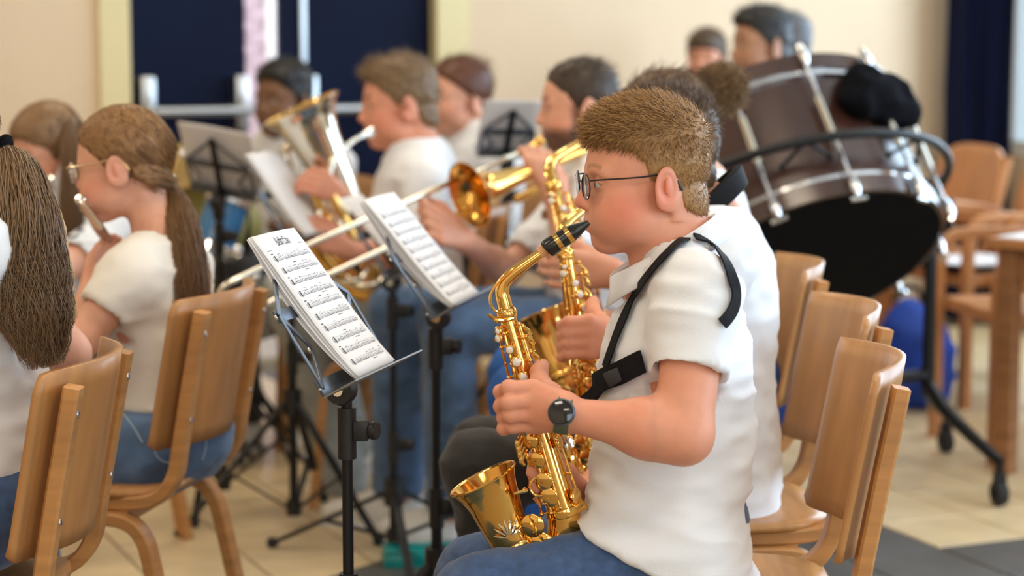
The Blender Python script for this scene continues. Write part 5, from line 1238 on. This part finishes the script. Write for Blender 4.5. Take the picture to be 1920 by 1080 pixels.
for h, s_ in ((.0, 1), (DL - .048, -1)):
    Bd(MB().lathe(DC, AX, [(DR + .003, h), (DR + .017, h), (DR + .018, h + .048), (DR + .003, h + .048)], 72), 'hoop', 'drum_shell')
    hh = h + (.052 if s_ == 1 else -.004)
    Bd(MB().lathe(DC, AX, [(DR, hh - .009), (DR + .0125, hh - .009), (DR + .0125, hh + .009), (DR, hh + .009)], 72), 'hoop_inlay', 'chrome')
for k in range(12):
    a = 2 * math.pi * (k + .33) / 12
    r = Bd(MB().tube([rp(a, DR + .030, -.018), rp(a, DR + .030, DL + .018)], .0058, 10), 'tension_rod', 'chrome')
    for h in (.012, DL - .012): MB().tube([rp(a, DR + .030, h - .03), rp(a, DR + .034, h - .008), rp(a, DR + .030, h + .03)], [.009, .014, .009], 10, 3).build('claw', 'chrome', r, True, True)
    MB().tube([rp(a, DR + .026, DL * .34), rp(a, DR + .026, DL * .66)], [.0115, .0115], 10).build('lug', 'nickel', r, True, True)
    t2 = np.cross(AX, rp(a, 1, 0) - DC); MB().tube([rp(a, DR + .030, -.028) - t2 * .022, rp(a, DR + .030, -.028) + t2 * .022], .0055, 8).build('wing_key', 'chrome', r, True, True)
# stand
sd_ = empty('drum_stand', (DC[0], DC[1] + .15, 0), 'black wheeled swivel stand carrying the bass drum in a round ring', 'drum stand')
Bs = lambda mb, n, m='black_metal': mb.build(n, m, sd_, True, True)
RR = DR + .085; RA = unit(AX + np.array([.06, -.12, .02])); f1 = unit(np.cross(RA, [0, 0, 1.])); f2 = np.cross(f1, RA); RC = DC + AX * (DL * .44)
ring = [RC + RR * (math.cos(a) * f1 + math.sin(a) * f2) for a in np.linspace(0, 2 * math.pi, 73)]
Bs(MB().tube(ring, .0125, 10, cap=False), 'ring')
for k in range(8):
    a = 2 * math.pi * (k + .5) / 8; c = RC + RR * (math.cos(a) * f1 + math.sin(a) * f2)
    for da in (-.16, .16):
        e = RC + (DR + .02) * (math.cos(a + da) * f1 + math.sin(a + da) * f2) + AX * (-.03); Bs(MB().tube([c, e], .0055, 8).ball(e, .010), 'suspension_band')
for sg in (-1, 1):
    side = RC + f1 * RR * sg; px_ = side + f1 * sg * .035; ft = np.array([px_[0], px_[1], 0])
    Bs(MB().tube([side, px_, px_ * np.array([1, 1, 0]) + [0, 0, .60], ft + [0, 0, .24]], [.014, .016, .018, .02], 10), 'upright')
    Bs(MB().tube([side, side + f1 * sg * .10, side + f1 * sg * .10 + np.array([0, 0, -.07])], .011, 8).disc(side + f1 * sg * .04, f1, .032, .03, 14), 'tilt_lock')
    for fb in (-1, 1):
        tip = ft + np.array([.13 * sg, fb * .36, 0])
        Bs(MB().tube([ft + [0, 0, .27], ft + (tip - ft) * .35 + [0, 0, .20], tip + [0, 0, .12]], [.022, .02, .016], 10, 4), 'foot')
        Bs(MB().tube([tip + [0, 0, .13], tip + [0, 0, .06]], .012, 8).box(tip + [0, 0, .075], (.018, .012, .016), None, .004), 'caster_fork')
        Bs(MB().lathe(tip + np.array([0, 0, .036]), (1, .25, 0), [(.012, -.016), (.033, -.014), (.036, 0), (.033, .014), (.012, .016)], 20), 'caster_wheel', 'rubber')
a_, b_ = [(RC + f1 * (RR + .035) * g) * np.array([1, 1, 0]) + np.array([0, 0, .30]) for g in (-1, 1)]
Bs(MB().tube([a_, b_], .018, 10), 'cross_bar')
# black cloth thrown over the drum
F_ = Field(); c0 = rp(math.radians(72), DR + .035, DL * .80)
for k in range(7):
    an = math.radians(58 + k * 4.5); F_.ell(rp(an, DR + .035, DL * (.62 + .05 * (k % 3))), (.045, .05, .05 + .012 * (k % 2)), None, .04)
F_.ell(P(1622, 178, 5.95), (.06, .05, .05), None, .04); F_.ell(P(1600, 200, 5.93), (.07, .05, .06), None, .04); F_.ell(P(1570, 180, 5.95), (.03, .04, .045), None, .03)
cl_root = empty('black_cloth', c0, 'crumpled black cloth lying on top of the bass drum', 'cloth')
sdf_obj('fabric', F_, .010, 'cloth_black', cl_root, wrinkle(.014, (16, 16, 16), 5))
# ================================================================== drum kit behind the ponytailed girl
dk = empty('drum_kit', P(400, 400, 6.3) * np.array([1, 1, 0]), 'drum kit with olive drum head and blue shell behind the flute player', 'drum kit')
Bk = lambda mb, n, m: mb.build(n, m, dk, True, True)
c = P(372, 400, 6.3); ax = unit(np.array([-.25, -.9, .35])); Bk(MB().lathe(c, ax, [(.001, .005), (.12, .005), (.125, -.005), (.125, -.20), (.001, -.20)], 36), 'tom', 'drum_olive')
Bk(MB().lathe(c, ax, [(.126, -.012), (.134, -.010), (.134, .010), (.126, .012)], 36), 'tom_rim', 'chrome')
a = P(428, 378, 6.2); b = P(398, 470, 6.15); Bk(MB().tube([a, b], [.062, .062], 24), 'floor_tom', 'drum_blue')
for p_, d in ((a, b - a), (b, b - a)): Bk(MB().lathe(p_, d, [(.062, -.012), (.070, -.012), (.070, .012), (.062, .012)], 24), 'tom_rim', 'chrome')
c = P(352, 300, 6.35); Bk(MB().lathe(c, unit(np.array([-.2, -.35, .9])), [(.001, .012), (.03, .012), (.05, .0), (.17, -.012), (.17, -.014), (.05, -.003), (.001, -.003)], 36), 'cymbal', 'cymbal')
c = P(440, 540, 6.25); Bk(MB().lathe(c, (-.1, -.25, 1), [(.15, -.12), (.158, -.12), (.158, 0), (.15, 0), (.001, .001)], 36), 'snare', 'chrome')
for (px, py), (qx, qy), r in (((352, 300), (365, 760), .010), ((430, 330), (452, 700), .010), ((462, 400), (470, 640), .012), ((372, 440), (395, 700), .010), ((440, 545), (440, 700), .010)):
    t_ = P(px, py, 6.35); g_ = P(qx, qy, 6.35); g_[2] = max(g_[2], 0.02); Bk(MB().tube([t_, np.array([g_[0], g_[1], .25])], r, 8), 'hardware_stand', 'black_metal')
    for k in range(3):
        an = k * 2.09 + px; Bk(MB().tube([np.array([g_[0], g_[1], .27]), np.array([g_[0] + .2 * math.cos(an), g_[1] + .2 * math.sin(an), .012])], .008, 6), 'hardware_leg', 'black_metal')
for k in range(5): Bk(MB().ball(P(345 + k * 33, (290, 318, 340, 470, 520)[k], 6.1), .018), 'wing_nut', 'chrome')
# ================================================================== stands seen from behind
def back_stand(label, slabel, cx, cy, wpx, hpx, Y, tilt_px, face, pole_z=None, rot=0.0):
    """desk turned away from the viewer, so its wires show in front of the paper"""
    k = Y / F_PX; C = P(cx, cy + hpx / 2, Y); n = unit(np.array(face)); wv = unit(np.cross([0, 0, 1.], n)); wv = wv if wv[0] > 0 else -wv
    wv = wv * math.cos(rot) + np.array([0, 0, 1.]) * math.sin(rot); hv = unit(np.cross(n, wv)); hv = hv if hv[2] > 0 else -hv
    hv = unit(hv - n * .30); nv = unit(np.cross(wv, hv)); nv = nv if np.dot(nv, n) > 0 else -nv
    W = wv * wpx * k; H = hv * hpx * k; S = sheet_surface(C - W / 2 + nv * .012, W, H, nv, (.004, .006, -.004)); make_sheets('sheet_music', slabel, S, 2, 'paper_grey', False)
    music_stand(label, C - nv * .03 - np.array([0, 0, .05]), C, W * .46, H * .88, nv, .35, .4)
back_stand('black music stand seen from behind, left of the euphonium bell', 'two wide pale pages seen from behind left of the euphonium bell', 420, 290, 150, 150, 5.75, 0, (.35, .9, .25), rot=-.14)
back_stand('black music stand seen from behind in front of the person in the white blouse', 'pale page seen from behind in front of the person in the white blouse', 945, 232, 110, 120, 5.9, 0, (-.25, .95, .25), rot=-.03)
# ================================================================== small things
pc = empty('pencil_case', G(790, 1062), 'teal plastic pencil case on the floor behind the second music stand', 'pencil case'); pc.rotation_euler = (0, 0, .12)
MB().box((0, 0, .022), (.095, .045, .020), None, .010).build('box', 'teal_plastic', pc)
MB().box((0, 0, .046), (.092, .043, .006), None, .005).build('lid', 'teal_plastic', pc)
MB().box((0, -.047, .036), (.02, .004, .010), None, .002).build('clasp', 'teal_plastic', pc)
mt_ = MB().box((0, 0, .004), (.26, .20, .004), None, .003).build('document_folder', 'tile_dark', None, False); mt_.location = G(790, 1096) + np.array([0, 0, .001]); mt_.rotation_euler = (0, 0, .95)
tag(mt_, 'flat dark folder lying on the floor beside the teal pencil case', 'folder')
sp = G(845, 1030); fp = MB().box((0, 0, .003), (.10, .07, .002), None, .001).build('loose_paper', 'paper', None, False); fp.location = sp; fp.rotation_euler = (0, 0, .3); tag(fp, 'white loose sheet lying on the floor behind the teal pencil case', 'paper')
# papers on the armchair seat, blue bags under the drum
pr = empty('paper_stack', (1.60, 7.36, .455), 'white papers and a dark binder lying on the armchair by the curtain', 'papers'); pr.rotation_euler = (0, 0, .5)
MB().box((0, 0, .012), (.16, .13, .010), None, .003).build('binder', 'cloth_black', pr, False); MB().box((.01, -.01, .026), (.15, .12, .004)).build('page', 'paper', pr, False); MB().box((-.02, .01, .031), (.15, .11, .001)).build('page', 'paper', pr, False)
def bag(label, pts, m, seed):
    F = Field()
    for p_, r in pts: F.ell(p_, r, None, .06)
    F.plane((0, 0, .004), (0, 0, -1)); r_ = empty('backpack', np.array(pts[0][0]) * np.array([1, 1, 0]), label, 'bag', 'blue bags on the floor at right')
    sdf_obj('bag_body', F, .012, m, r_, wrinkle(.012, (12, 12, 12), seed))
    a = np.array(pts[0][0]) + [0, 0, np.max(pts[0][1])]; MB().tube([a + [-.05, 0, -.02], a + [-.03, 0, .03], a + [.03, 0, .03], a + [.05, 0, -.02]], .008, 8, 3).build('handle', 'strap_black', r_, True, True)
g = G(1720, 770); bag('royal blue and black bag standing behind the drum stand post', [((g[0] - .03, g[1] + .05, .18), (.10, .09, .20)), ((g[0] + .05, g[1] + .02, .15), (.08, .09, .16))], 'bag_blue', 4)
g = G(1555, 800); bag('royal blue bag on the floor seen between the beech chairs', [((g[0], g[1], .12), (.20, .12, .14)), ((g[0] - .15, g[1], .10), (.12, .12, .11))], 'bag_blue', 6)
gp = G(690, 872); gt = P(707, 772, gp[1]); gu = unit(gt - gp)
gc_ = empty('gold_canister', gp, 'gold cylinder on a slanted orange wooden leg behind the nearest music stand', 'canister')
MB().tube([gp + [0, 0, .002], gt], 1.0, flat=(.022, .016, (1, 0, 0))).build('wooden_leg', 'oak_orange', gc_, True, True)
MB().lathe(gt, unit(gu + np.array([-.1, 0, .2])), [(.001, -.002), (.026, -.002), (.029, .004), (.029, .075), (.026, .080), (.026, .102), (.023, .107), (.001, .108)], 28).build('cylinder', 'bottle_gold', gc_, True, True)
